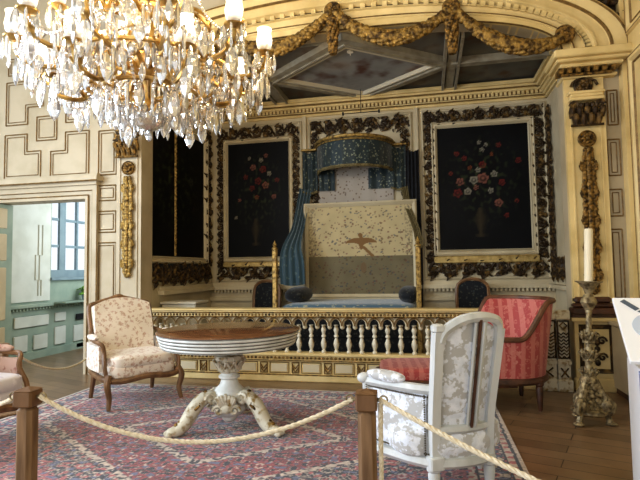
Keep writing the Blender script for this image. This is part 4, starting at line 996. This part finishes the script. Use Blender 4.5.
for s in (-1, 1):
    k = MB(); k.slab(lambda u, v: arm_pt(s, .04+u*.94)+V3((s*.015*math.sin(PI*v), 0, lerp(.29, .655-.02*u, v))), 16, 8, -s*.05); k.build('arm_panel', M_damask, bg)
    k = MB(); pp = [arm_pt(s, .02+.97*i/14) for i in range(15)]
    for z in (.305, .645):
        for p in [arm_pt(s, .03+.95*i/38) for i in range(39)]: k.sell((p.x+s*.008, p.y-.004, z-.012*(z > .5)), (.006, .006, .006), 1, 1, 6, 4)
    for u_ in (.04, .97):
        for i in range(26): p = arm_pt(s, u_); k.sell((p.x+s*.02, p.y, .30+.34*i/25), (.006, .006, .006), 1, 1, 6, 4)
    k.build('nail_trim', pm('dull_brass_nail_%d' % s, lin(92, 84, 70), None, rough=.4, metal=.6), bg)
    k = MB(); k.tube([p+V3((0, 0, .675-.012*i/14)) for i, p in enumerate([arm_pt(s, .0+1.04*i/14) for i in range(15)])], .03, 6); e_ = arm_pt(s, 1.06); k.sell((e_.x, e_.y, .675), (.05, .05, .035), 1, 1, 12, 8)
    k.tube([arm_pt(s, 1.02)+V3((0, 0, z)) for z in (.66, .5, .35, .25)], [.028, .024, .028, .032], 8); ar = k.build('arm_frame', M_greywood, bg)
    k = MB(); c_ = arm_pt(s, .66); k.sell((0, 0, 0), (.05, .15, .035), .8, .8, 20, 10, T(c_.x, c_.y, .715) @ RZ(s*-.44)); k.build('arm_pad', M_damask, ar)
k = MB(); rail = [arm_pt(-1, 1.0), arm_pt(-1, .6), arm_pt(-1, .3), arm_pt(-1, 0)]+[bw(-.9+.2*i, .25) for i in range(10)]+[arm_pt(1, 0), arm_pt(1, .3), arm_pt(1, .6), arm_pt(1, 1.0)]
k.tube([(p.x, p.y-.004, .255) for p in rail], .034, 6); k.tube(catmull([(-.425, .12, .255), (-.3, .24, .255), (0, .28, .255), (.3, .24, .255), (.425, .12, .255)], 5), .034, 6); k.box((bw(-1, .26).x, bw(-1, .26).y-.012, .26), (.09, .07, .08), None, .008); k.build('seat_rail', M_greywood, bg)
k = MB(); k.sell((0, -.02, .36), (.36, .27, .10), .4, .5, 28, 10); k.build('seat_cushion', M_damask, bg)
for x, y in ((-.185, -.30), (.185, -.30), (-.40, .12), (.40, .12)):
    k = MB(); k.lathe([(.015, 0), (.022, .03), (.036, .19), (.03, .205), (.042, .215), (.042, .26)], 14, T(x, y, 0)); k.build('leg', M_greywood, bg)

# ------------------------------------------------------------------ red damask daybed
M_rim = pm('mid_walnut', lin(108, 70, 48), lin(70, 44, 30), 9, .4, bump=.1)
a = atz(380, 384, .28); b_ = atz(539, 415, .0); ang = math.atan2(b_.y-a.y, b_.x-a.x-.0)
dbd = thing('daybed', 'red damask daybed with high curved wooden-rimmed back standing behind the bergere', 'daybed', (0, 0, 0), ang)
LB = (b_-a).xy.length+.18; rot = Matrix.Rotation(ang, 3, 'Z'); off = rot @ V3((-LB/2, -.37, 0)); dbd.location = (a.x-off.x, a.y-off.y, 0)
def wrap(s):     # plan of the back end, s in 0..1 from near tip round to far tip
    L1, Rr = .34, .37; arc = PI*Rr; tot = 2*L1+arc; d = s*tot; xe = LB/2-Rr
    if d < L1: return V3((xe-L1+d, -Rr, 0)), V3((0, -1, 0))
    if d < L1+arc: q_ = (d-L1)/Rr; return V3((xe+Rr*math.sin(q_), -Rr*math.cos(q_), 0)), V3((math.sin(q_), -math.cos(q_), 0))
    return V3((xe-(d-L1-arc), Rr, 0)), V3((0, 1, 0))
def wz(s):
    d = min(s, 1-s)*2; t_ = max(0, min(1, (d-.40)/.30)) if s < .5 else max(0, min(1, (d-.08)/.25)); return .69+.35*(t_*t_*(3-2*t_))
def wp(s, z): p, n_ = wrap(s); return p+n_*(.13*max(0, z-.30))+V3((0, 0, z))
k = MB(); k.slab(lambda u, v: wp(u, lerp(.32, wz(u), v)), 48, 10, -.02); k.build('outer_back', M_red, dbd)
k = MB(); k.slab(lambda u, v: wp(u, lerp(.42, wz(u)-.02, v))-wrap(u)[1]*(.03+.035*math.sin(PI*v)), 48, 10, -.03); k.build('inner_back', M_red, dbd)
k = MB(); k.tube([wp(i/60, wz(i/60)+.005) for i in range(61)], .026, 8)
for s_ in (0, 1): k.tube([wp(s_, z) for z in (.69, .5, .4, .30)], .026, 8)
k.build('back_rim', M_rim, dbd)
k = MB(); k.tube([(-LB/2+.05, -.37, .27), (LB/2-.37, -.37, .27)], .036, 6, flat=(0, 0, 1)); k.tube([(-LB/2+.05, .37, .27), (LB/2-.37, .37, .27)], .036, 6, flat=(0, 0, 1)); k.tube([wrap(i/40)[0]+V3((0, 0, .29)) for i in range(41)], .036, 6)
k.tube(catmull([(-LB/2+.05, -.37, .27), (-LB/2, -.3, .27), (-LB/2-.02, 0, .27), (-LB/2, .3, .27), (-LB/2+.05, .37, .27)], 5), .036, 6); k.build('seat_rail', M_darkwood, dbd)
k = MB(); k.sell((-.08, 0, .335), (LB/2-.09, .355, .075), .4, .25, 40, 10); k.build('seat_cushion', M_red, dbd)
for x in (-LB/2+.06, .05, LB/2-.14):
    for y in (-.34, .34):
        yy_ = y if x < .6 else y*.86
        k = MB(); k.lathe([(.016, 0), (.022, .02), (.036, .22), (.028, .235), (.042, .25), (.04, .30)], 12, T(x, yy_, 0)); k.build('leg', M_darkwood, dbd)

# ------------------------------------------------------------------ tall candlestick and candle
p0 = atz(589, 423, 0); cs_ = thing('candlestick', 'tall ornate aged-bronze floor candlestick in front of the right pilaster', 'candlestick', (p0.x, p0.y, 0), .3)
cs_.rotation_mode = 'QUATERNION'; cs_.rotation_quaternion = (RY(.04) @ RZ(.3)).to_quaternion()
zt = 1.26
k = MB(); k.lathe([(.04, zt-.14), (.045, zt-.13), (.03, zt-.115), (.05, zt-.06), (.065, zt-.05), (.085, zt-.02), (.112, zt-.008), (.116, zt), (.04, zt)], 28); k.lathe([(.03, zt-.26), (.045, zt-.235), (.07, zt-.19), (.06, zt-.155), (.04, zt-.135)], 24); k.build('drip_pan', M_bronze, cs_)
k = MB(); k.lathe([(.05, .40), (.055, .43), (.03, .47), (.028, .52), (.04, .56), (.052, .60), (.04, .64), (.026, .68), (.034, .74), (.036, .80), (.024, .84), (.024, .90), (.022, .96), (.03, .99), (.022, 1.01)], 20)
for z, n_ in ((.60, 6), (.76, 6), (.44, 6)):
    for i in range(n_): acanthus(k, RZ(i*2*PI/n_) @ frame_mat((0, -.034, z-.05), (1, 0, 0), (0, 0, 1), (0, -1, 0)), .04, .10, 1, .022)
k.build('stem', M_bronze, cs_)
k = MB()
for i in range(3):      # three-sided base with cast ornament
    m = RZ(i*2*PI/3)
    k.add([(-.11, -.075, .10), (.11, -.075, .10), (.055, -.04, .40), (-.055, -.04, .40)], [(0, 1, 2, 3)], m)
    for j in range(30): u_ = rnd.random(); z = .11+.28*u_; k.sell((rnd.uniform(-.10, .10)*(1-.5*u_), -.075+.035*u_-.01, z), (.024, .016, .024), 1, 1, 7, 5, m)
k.lathe([(.12, .08), (.15, .10), (.15, .12), (.10, .14)], 18); k.lathe([(.08, .37), (.07, .40), (.05, .42)], 18); k.build('base', M_bronze, cs_)
for i in range(3):
    m = RZ(i*2*PI/3+PI/3); k = MB()
    k.tube([(0, -.05, .38), (0, -.09, .30), (0, -.13, .24)]+[(0, -.150-.05*math.cos(2.2-j*.55)*(1-j/16), .15+.07*math.sin(2.2-j*.55)*(1-j/18)) for j in range(13)], [.03]*3+[.034-.0012*j for j in range(13)], 8, m)
    k.tube([(0, -.14, .12), (0, -.155, .06), (0, -.165, .02)], [.03, .026, .03], 8, m); k.sell((0, -.175, .02), (.045, .05, .02), 1, 1, 10, 6, m)
    for s in (-1, 1): k.sell((s*.035, -.135, .17), (.02, .05, .05), 1, 1, 8, 6, m)
    k.build('scroll_foot', M_bronze, cs_)
k = MB(); k.lathe([(.036, 0), (.036, .47), (.03, .475), (.012, .468)], 18); k.tube([(0, 0, .465), (.003, 0, .485)], .003, 4)
o = k.build('candle', M_wax); o.location = RY(.04) @ V3((0, 0, zt)) + V3((p0.x, p0.y, 0)); o.rotation_euler = (0, .04, 0); tag(o, 'thick unlit ivory candle standing on the tall bronze candlestick', 'candle')

# ------------------------------------------------------------------ white information stand at the right edge
A = atz(612, 297.5, 1.20); B = atz(630, 361, .90); ax = (V3((B.x-A.x, B.y-A.y, 0))).normalized(); rt = V3((-ax.y, ax.x, 0)); 
if rt.x < 0: rt = -rt
dn_ = B-A; WS = .60
isd = thing('information_stand', 'white information lectern with sloping printed top at the right edge', 'information stand', (B.x+.25, B.y+.25, 0)); I0 = isd.location.copy(); I0.z = 0
nrm = rt.cross(-dn_).normalized()
if nrm.z < 0: nrm = -nrm
top = frame_mat(A-I0, rt, dn_.normalized(), nrm); Ld = dn_.length
MB().x0((0, 0, -.025), (WS, Ld, 0), top, .004).build('sloping_top', M_sheet, isd, False)
k = MB(); el = [(.27+.21*math.cos(i*2*PI/40), Ld*.50+.17*math.sin(i*2*PI/40)) for i in range(40)]; k.prism(el, .0005, .002, top); k.build('oval_print', M_sheetblue, isd, False)
k = MB(); k.add([(.035, Ld*.08, .003), (.06, Ld*.04, .003), (.125, Ld*.20, .003), (.10, Ld*.24, .003)], [(0, 1, 2, 3)], top); k.add([(.108, Ld*.255, .003), (.135, Ld*.215, .003), (.225, Ld*.36, .003), (.205, Ld*.37, .003)], [(0, 1, 2, 3)], top); k.build('pen_shaped_print', M_sheetink, isd, False)
k = MB(); b1 = B-I0+rt*.035
k.box((0, 0, 0), (.025, .36, .86), frame_mat(b1+V3((0, 0, -.47))+rt*.02-ax*.19, rt, ax, (0, 0, 1))); k.box((0, 0, 0), (WS-.04, .025, .86), frame_mat(b1+V3((0, 0, -.47))+rt*(WS/2+.02)-ax*.02, rt, ax, (0, 0, 1))); k.box((0, 0, 0), (WS, .46, .04), frame_mat(b1+V3((0, 0, -.88))+rt*(WS/2)-ax*.19, rt, ax, (0, 0, 1)))
k.build('body', M_sheet, isd, False)
k = MB(); k.box((0, 0, 0), (.004, .012, .84), frame_mat(b1+V3((0, 0, -.47))+rt*.006-ax*.006, rt, ax, (0, 0, 1))); k.build('edge_strip', pm('blue_edge', lin(120, 140, 190)), isd, False)

# ------------------------------------------------------------------ rope posts and ropes
def rope_post(label, loc, rz):
    t = thing('rope_post', label, 'barrier post', loc, rz, 'wooden rope posts')
    k = MB(); k.box((0, 0, .855), (.088, .088, .075), None, .008); k.add([(-.044, -.044, .89), (.044, -.044, .89), (.044, .044, .89), (-.044, .044, .89), (0, 0, .905)], [(0, 1, 4), (1, 2, 4), (2, 3, 4), (3, 0, 4)]); k.build('cap', M_walnut, t, False)
    k = MB(); k.box((0, 0, .425), (.074, .074, .79), None, .016); k.build('shaft', M_postwood, t, False)
    k = MB(); k.box((0, 0, .02), (.30, .30, .04), None, .01); k.build('foot', M_postwood, t, False)
    for s in (-1, 1): k = MB(); k.tube([(s*.044, 0, .86), (s*.058, 0, .86)], .008, 6); k.tube([(s*.07+.016*math.cos(i*PI/5), 0, .86+.016*math.sin(i*PI/5)) for i in range(10)], .004, 5, closed=True); k.build('hook', M_bronze, t)
    return t
pL = atz(28, 394, .87); pR = atz(366.5, 397, .87); pB = atz(4, 345, .69)
tl = rope_post('wooden rope post nearest the left edge in front of the rug', (pL.x, pL.y, 0), .1)
copy_thing(tl, (pR.x, pR.y, 0), .05, 'wooden rope post in front of the arm of the grey-white bergere')
copy_thing(tl, (pB.x, pB.y, 0), -.6, 'farther wooden rope post at the left edge behind the lilac armchair').scale = (1, 1, .79)
def rope(a, b, sag, label, r=.0085, n=60):
    A, B = V3(a), V3(b); k = MB(); Lg = (B-A).length; tw = Lg/.05
    ctr = [A.lerp(B, i/n)+V3((0, 0, -sag*4*(i/n)*(1-i/n))) for i in range(n+1)]
    N2 = int(n*4); 
    for s in range(3):
        P = []
        for i in range(N2+1):
            t_ = i/N2*n; j = min(int(t_), n-1); p = ctr[j].lerp(ctr[j+1], t_-j); d = (ctr[j+1]-ctr[j]).normalized(); u_ = d.cross(V3((0, 0, 1)))
            if u_.length < .01: u_ = V3((1, 0, 0))
            u_.normalize(); w_ = d.cross(u_); a_ = s*2*PI/3+tw*2*PI*i/N2/1.6
            P.append(p+u_*math.cos(a_)*r*.55+w_*math.sin(a_)*r*.55)
        k.tube(P, r*.72, 6)
    return tag(k.build('rope', M_rope), label, 'rope', 'barrier ropes')
rope((pL.x+.06, pL.y+.0, .862), (pR.x-.06, pR.y, .858), .185, 'twisted cream rope sagging between the two front posts')
e = atz(566, 484, .70)
rope((pR.x+.055, pR.y, .862), (1.1, 1.35, .58), .05, 'twisted cream rope running from the right post past the bergere to lower right')
rope((pL.x-.06, pL.y, .86), (pL.x-1.1, pL.y+.5, .86), .12, 'twisted cream rope running from the left post to the left edge')
rope((pR.x+.058, pR.y-.01, .85), (pR.x+.052, pR.y-.01, .25), 0, 'loose rope end hanging straight down along the right post')
wl = aty(90, 356, YF-.07); rope((pB.x+.06, pB.y-.04, .685), (wl.x, YF-.075, wl.z), .20, 'brown rope sagging from the far left post to the doorway trim', .011)

# ------------------------------------------------------------------ rug
RX0, RX1, RY0, RY1 = -4.05, .63, 2.55, 5.72
nx, ny = 560, 380; mb = MB(); cols = []
CR = dict(red=lin(142, 58, 66), rose=lin(164, 86, 90), navy=lin(30, 32, 50), cream=lin(190, 176, 164), blue=lin(92, 98, 128), dk=lin(56, 36, 42))
CR = {k_: V3(v_) for k_, v_ in CR.items()}
W_r, H_r = RX1-RX0, RY1-RY0
def mir(x, p): x = (x/p) % 1; return 1-abs(2*x-1)
def rugcol(x, y):
    ex, ey = min(x, W_r-x), min(y, H_r-y); e_ = min(ex, ey)
    if e_ < .03: return CR['cream']
    if e_ < .40:
        s = y if ex < ey else x
        if e_ < .055 or .33 < e_ < .35 or .105 < e_ < .12: return CR['navy']
        if e_ < .105 or e_ > .35:
            return CR['rose'] if math.sin(s*62)*math.sin(e_*60) > .2 else CR['cream']
        u, v = mir(s, .30), (e_-.12)/.21
        n1 = noise.noise(V3((u*3.2, v*3.4, 5))); d = math.hypot((u-1)*1.2, (v-.5)*1.6)
        if d < .28: return CR['rose'] if d > .14 else CR['navy']
        if d < .36: return CR['cream']
        if n1 > .18: return CR['cream']
        if n1 < -.22: return CR['rose']
        if abs(n1) < .05: return CR['blue']
        return CR['navy']
    cx, cy = x-W_r/2, y-H_r/2; q = abs(cx)/(W_r/2-.4)+abs(cy)/(H_r/2-.4)*.9
    u, v = mir(cx, .50), mir(cy, .44); n1 = noise.noise(V3((u*4.6, v*4.6, 2)))+.4*noise.noise(V3((u*10, v*10, 8))); n2 = noise.noise(V3((u*6.2, v*5.4, 21)))
    if abs(q-.52) < .03 or abs(q-.95) < .025: return CR['cream'] if n2 > -.1 else CR['navy']
    g = CR['navy'] if q < .30 else (CR['rose'] if q < .52 else CR['red'])
    if q > .95: g = CR['navy']
    if q > 1.25: g = CR['rose']
    if n1 > .26: return CR['navy'] if g is not CR['navy'] else CR['rose']
    if n1 > .22: return CR['cream']
    if n1 < -.34: return CR['blue']
    if abs(n2) < .06: return CR['dk'] if g is not CR['navy'] else CR['cream']
    if n2 < -.40: return CR['cream']
    return g
for j in range(ny+1):
    for i in range(nx+1):
        x, y = W_r*i/nx, H_r*j/ny; jx, jy = x+.012*noise.noise(V3((x*14, y*14, 0))), y+.012*noise.noise(V3((x*14, y*14, 7)))
        c = rugcol(jx, jy)*(1+.55*noise.noise(V3((x*40, y*40, 3)))+.18*noise.noise(V3((x*2, y*2, 9)))); cols.append(tuple(c)); mb.v.append(V3((RX0+x, RY0+y, .010+.002*noise.noise(V3((x*3, y*3, 1))))))
mb.f = [(j*(nx+1)+i, j*(nx+1)+i+1, (j+1)*(nx+1)+i+1, (j+1)*(nx+1)+i) for j in range(ny) for i in range(nx)]
M_rug = vcol('rug_pile', .85, .25, .2, .35, 300)
rug = thing('rug', 'large red and navy patterned oriental rug under the table and chairs', 'rug', ((RX0+RX1)/2, (RY0+RY1)/2, 0))
mb.v = [p-V3(rug.location) for p in mb.v]; mb.build('pile', M_rug, rug, colors=cols)
MB().x0((RX0-rug.location.x, RY0-rug.location.y, .001), (RX1-rug.location.x, RY1-rug.location.y, .007)).build('backing', M_rope, rug, False)

for o in list(C.objects):      # furniture that stands on the carpet stands on its pile, not in it
    if o.parent is None and o.name.split('.')[0] in ('pedestal_table', 'bergere', 'footstool', 'rope_post', 'daybed', 'armchair') and RX0 < o.location.x < RX1 and RY0 < o.location.y < RY1: o.location.z += .013
# ------------------------------------------------------------------ chandelier
CH = V3((-2.06, 3.42, 0)); ZQ = 2.98
ch = thing('chandelier', 'large gilt chandelier with many crystal drops and lit candle bulbs hanging from above', 'chandelier', (CH.x, CH.y, ZQ))
M_brass = pm('polished_gilt_brass', lin(206, 172, 104), lin(140, 106, 52), 16, .3, .8)
k = MB(); k.lathe([(.03, -.36), (.07, -.33), (.05, -.28), (.03, -.2), (.05, -.12), (.11, -.06), (.13, 0), (.09, .06), (.04, .12), (.035, .3), (.07, .38), (.11, .44), (.08, .52), (.035, .58), (.03, .9), (.06, .96), (.03, 1.02), (.012, 1.1), (.012, ZTOP-ZQ-.06), (.09, ZTOP-ZQ-.04), (.11, ZTOP-ZQ-.001)], 20); k.build('shaft', M_brass, ch)
k = MB()
for R_q, z in ((.62, -.06), (.36, -.22), (.46, .30)): k.tube([(R_q*math.cos(i*PI/24), R_q*math.sin(i*PI/24), z) for i in range(48)], .016, 6, closed=True)
for i in range(6):
    a = i*PI/3; k.tube([(.1*math.cos(a), .1*math.sin(a), -.05), (.62*math.cos(a), .62*math.sin(a), -.06)], .012, 5); k.tube([(.05*math.cos(a), .05*math.sin(a), -.25), (.36*math.cos(a), .36*math.sin(a), -.22)], .01, 5); k.tube([(.06*math.cos(a), .06*math.sin(a), .36), (.46*math.cos(a), .46*math.sin(a), .30)], .01, 5)
k.build('rings', M_brass, ch)
drops = []   # (x, y, z, scale, kind)
def pend_mesh(kind):
    m = MB()
    if kind == 0: m.lathe([(.001, 0), (.012, -.012), (.024, -.05), (.028, -.085), (.016, -.115), (.001, -.135)], 6, None, (1, .5))
    elif kind == 1: m.lathe([(.001, 0), (.008, -.008), (.010, -.02), (.009, -.12), (.012, -.14), (.001, -.165)], 6)
    else: m.lathe([(.001, 0), (.018, -.014), (.030, -.036), (.018, -.06), (.001, -.08)], 7, None, (1, .55))
    return m
def ring_drops(R_q, z, n, sc, kinds, ph=0):
    for i in range(n): a = i*2*PI/n+ph; drops.append((R_q*math.cos(a), R_q*math.sin(a), z, sc*rnd.uniform(.9, 1.15), kinds[i % len(kinds)]))
arm_data = None
cups = []
for tier, (n_, Rq, zc, z0, ph) in enumerate(((12, .90, .06, -.04, .13), (6, .66, .42, .40, .4), (6, .70, -.10, -.10, .35))):
    for i in range(n_):
        a = i*2*PI/n_+ph
        m = RZ(a); k = MB()
        path = catmull([(.10, 0, z0), (.28, 0, z0+.10), (.45, 0, z0+.02), (.62*Rq/.93, 0, zc-.16), (.82*Rq/.93, 0, zc-.16), (Rq*.98, 0, zc-.10), (Rq, 0, zc)], 5)
        k.tube(path, [.017]*len(path), 6)
        k.tube([(.60*Rq+.07*(1-j/14)*math.cos(j*.6), 0, zc-.09+.07*(1-j/14)*math.sin(j*.6)) for j in range(14)], .011, 5)
        for t_ in (.5, .75): acanthus(k, frame_mat(path[int(t_*(len(path)-1))], (0, 1, 0), (0, 0, 1), (1, 0, 0)), .05, .08, 1, .03)
        arm = k.build('arm', M_brass, ch); arm.rotation_euler = (0, 0, a)
        k = MB(); k.lathe([(.012, -.02), (.03, -.01), (.065, .0), (.07, .008), (.03, .012), (.022, .03), (.026, .07), (.02, .075)], 14, T(Rq, 0, zc)); k.build('candle_cup', M_brass, arm)
        k = MB(); k.lathe([(.014, .07), (.018, .09), (.017, .12), (.008, .155), (.001, .17)], 10, T(Rq, 0, zc)); k.build('bulb', M_bulb, arm)
        k = MB(); k.lathe([(.03, .02), (.055, .05), (.062, .10), (.05, .16), (.058, .19), (.055, .19), (.046, .16), (.057, .10), (.05, .052), (.026, .024)], 12, T(Rq, 0, zc)); k.build('glass_shade', M_shade, arm)
        cx, cy = Rq*math.cos(a), Rq*math.sin(a); cups.append((cx, cy, zc, tier))
        for j in range(6): w_ = j*PI/3+a; drops.append((cx+.068*math.cos(w_), cy+.068*math.sin(w_), zc, rnd.uniform(.95, 1.3), (0, 1)[j % 2]))
        hx, hy = .72*Rq*math.cos(a), .72*Rq*math.sin(a); drops.append((hx, hy, zc-.22, 1.5, 0)); drops.append((cx*.98, cy*.98, zc-.12, 1.6, 0))
ring_drops(.62, -.08, 36, 1.25, (0, 1, 2)); ring_drops(.50, -.16, 28, 1.1, (2, 0)); ring_drops(.36, -.24, 26, 1.25, (1, 0)); ring_drops(.22, -.34, 16, 1.1, (0, 2)); ring_drops(.46, .28, 28, 1.2, (0, 1)); ring_drops(.30, .36, 18, 1.2, (0, 2)); ring_drops(.78, -.14, 36, 1.2, (2, 1, 0))
ring_drops(.85, -.02, 40, 1.3, (0, 2, 1)); ring_drops(.56, -.03, 32, 1.3, (2, 0)); ring_drops(.66, .12, 36, 1.3, (0, 1, 2)); ring_drops(.42, .05, 26, 1.3, (1, 2)); ring_drops(.28, -.28, 20, 1.2, (0, 1)); ring_drops(.12, -.40, 8, .9, (2,))
# strings of beads: swags between neighbouring cups, strands from the middle ring down to the bowl
def beads(P, name, r=.013, step=.029):
    k = MB(); L_ = 0; nxt = 0
    for a, b in zip(P[:-1], P[1:]):
        d = (b-a).length
        while nxt < L_+d: p = a.lerp(b, (nxt-L_)/d); k.sell(tuple(p), (r, r, r), 1, 1, 5, 4); nxt += step
        L_ += d
    return k.build(name, M_glass, ch, False)
for tier, n_ in ((0, 12), (1, 6)):
    cc = [c for c in cups if c[3] == tier]
    for i in range(n_):
        a, b = V3(cc[i][:3]), V3(cc[(i+1) % n_][:3]); beads([a.lerp(b, t/10)+V3((0, 0, -.02-.16*4*(t/10)*(1-t/10))) for t in range(11)], 'bead_swag')
for i in range(20):
    a = i*PI/10; R1, R2 = .60, .13; beads([V3((lerp(R1, R2, (t/10))*math.cos(a), lerp(R1, R2, t/10)*math.sin(a), lerp(-.08, -.40, (t/10)**.75)-.03*math.sin(PI*t/10))) for t in range(11)], 'bead_strand')
for i in range(16):
    a = i*PI/8; beads([V3((lerp(.44, .06, t/8)*math.cos(a), lerp(.44, .06, t/8)*math.sin(a), lerp(.30, .95, (t/8)**1.4))) for t in range(9)], 'bead_strand')
k = MB(); pr = [(.03, -.50), (.08, -.475), (.12, -.43), (.13, -.39), (.135, -.385), (.12, -.385), (.11, -.42), (.07, -.46), (.02, -.48)]; k.lathe(pr, 16); k.lathe([(.001, -.585), (.018, -.57), (.024, -.545), (.015, -.52), (.02, -.505), (.03, -.50)], 8); k.build('crystal_bowl', M_glass, ch, False)
pm_ = [pend_mesh(q) for q in range(3)]
for v in pm_: pass
camd = lambda d: (V3((CH.x+d[0], CH.y+d[1], ZQ+d[2]))-V3((0, 0, H))).dot(W_)/d[3]
drops.sort(key=camd)
protos = {}; rest = MB()
for i, d in enumerate(drops):
    mt = T(d[0], d[1], d[2]-.004) @ RZ(rnd.uniform(0, 6.28)) @ Matrix.Scale(d[3], 4)
    if i < 100:
        if d[4] not in protos: o = pend_mesh(d[4]).build('crystal_drop', M_glass, ch, False); protos[d[4]] = o
        else: o = protos[d[4]].copy(); C.objects.link(o); o.parent = ch
        o.matrix_local = mt
    else: rest.add(pm_[d[4]].v, pm_[d[4]].f, mt)
ro = rest.build('far_crystal_drops', M_glass, ch, False); ro['kind'] = 'stuff'

# ------------------------------------------------------------------ light
wd = bpy.data.worlds.new('World'); bpy.context.scene.world = wd; wd.use_nodes = True
bgn = wd.node_tree.nodes['Background']; bgn.inputs[0].default_value = (.86, .93, 1.0, 1); bgn.inputs[1].default_value = 1.15
def lamp(kind, name, loc, energy, col, size=None, rot=None, spread=None):
    l = bpy.data.lights.new(name, kind); l.energy = energy; l.color = col
    if kind == 'AREA':
        l.shape = 'RECTANGLE'; l.size, l.size_y = size
        if spread: l.spread = spread
    elif size: l.shadow_soft_size = size
    o = bpy.data.objects.new(name, l); C.objects.link(o); o.location = loc
    if rot: o.rotation_euler = rot
    return o
def aim(o, tgt): o.rotation_euler = (V3(tgt)-o.location).to_track_quat('-Z', 'Y').to_euler()
lamp('POINT', 'chandelier_glow', (CH.x, CH.y, ZQ+.75), 60, (1, .74, .40), .25)
for a in range(4): lamp('POINT', 'chandelier_glow', (CH.x+.95*math.cos(a*PI/2+.4), CH.y+.95*math.sin(a*PI/2+.4), ZQ+.32), 26, (1, .74, .40), .12)
l = lamp('AREA', 'window_light', (-6.6, 2.0, 2.6), 330, (.76, .87, 1.0), (3.0, 3.2)); aim(l, (-1.5, 4.3, .4))
l = lamp('AREA', 'window_light_rear', (-3.6, -2.0, 2.8), 110, (1, .93, .80), (4.0, 3.0)); aim(l, (1.2, 6.2, 2.0))
l = lamp('AREA', 'next_room_fill_light', (-4.55, 8.6, 2.6), 85, (.95, .98, 1.0), (2.6, 2.0)); l.rotation_euler = (0, PI/2, 0)  # added unseen lamp facing the window wall, brightens the next room

# ------------------------------------------------------------------ camera and colour
cam = bpy.data.cameras.new('camera'); co = bpy.data.objects.new('camera', cam); C.objects.link(co); bpy.context.scene.camera = co
cam.sensor_fit = 'HORIZONTAL'; cam.sensor_width = 36; cam.lens = F/640*36; cam.clip_start = .05
m = Matrix.Identity(4)
for i in range(3): m[i][0] = R_[i]; m[i][1] = U_[i]; m[i][2] = -W_[i]
m[2][3] = H; co.matrix_world = m
sc = bpy.context.scene; sc.view_settings.view_transform = 'Standard'; sc.view_settings.look = 'None'; sc.view_settings.exposure = 0.12; sc.view_settings.gamma = 0.92
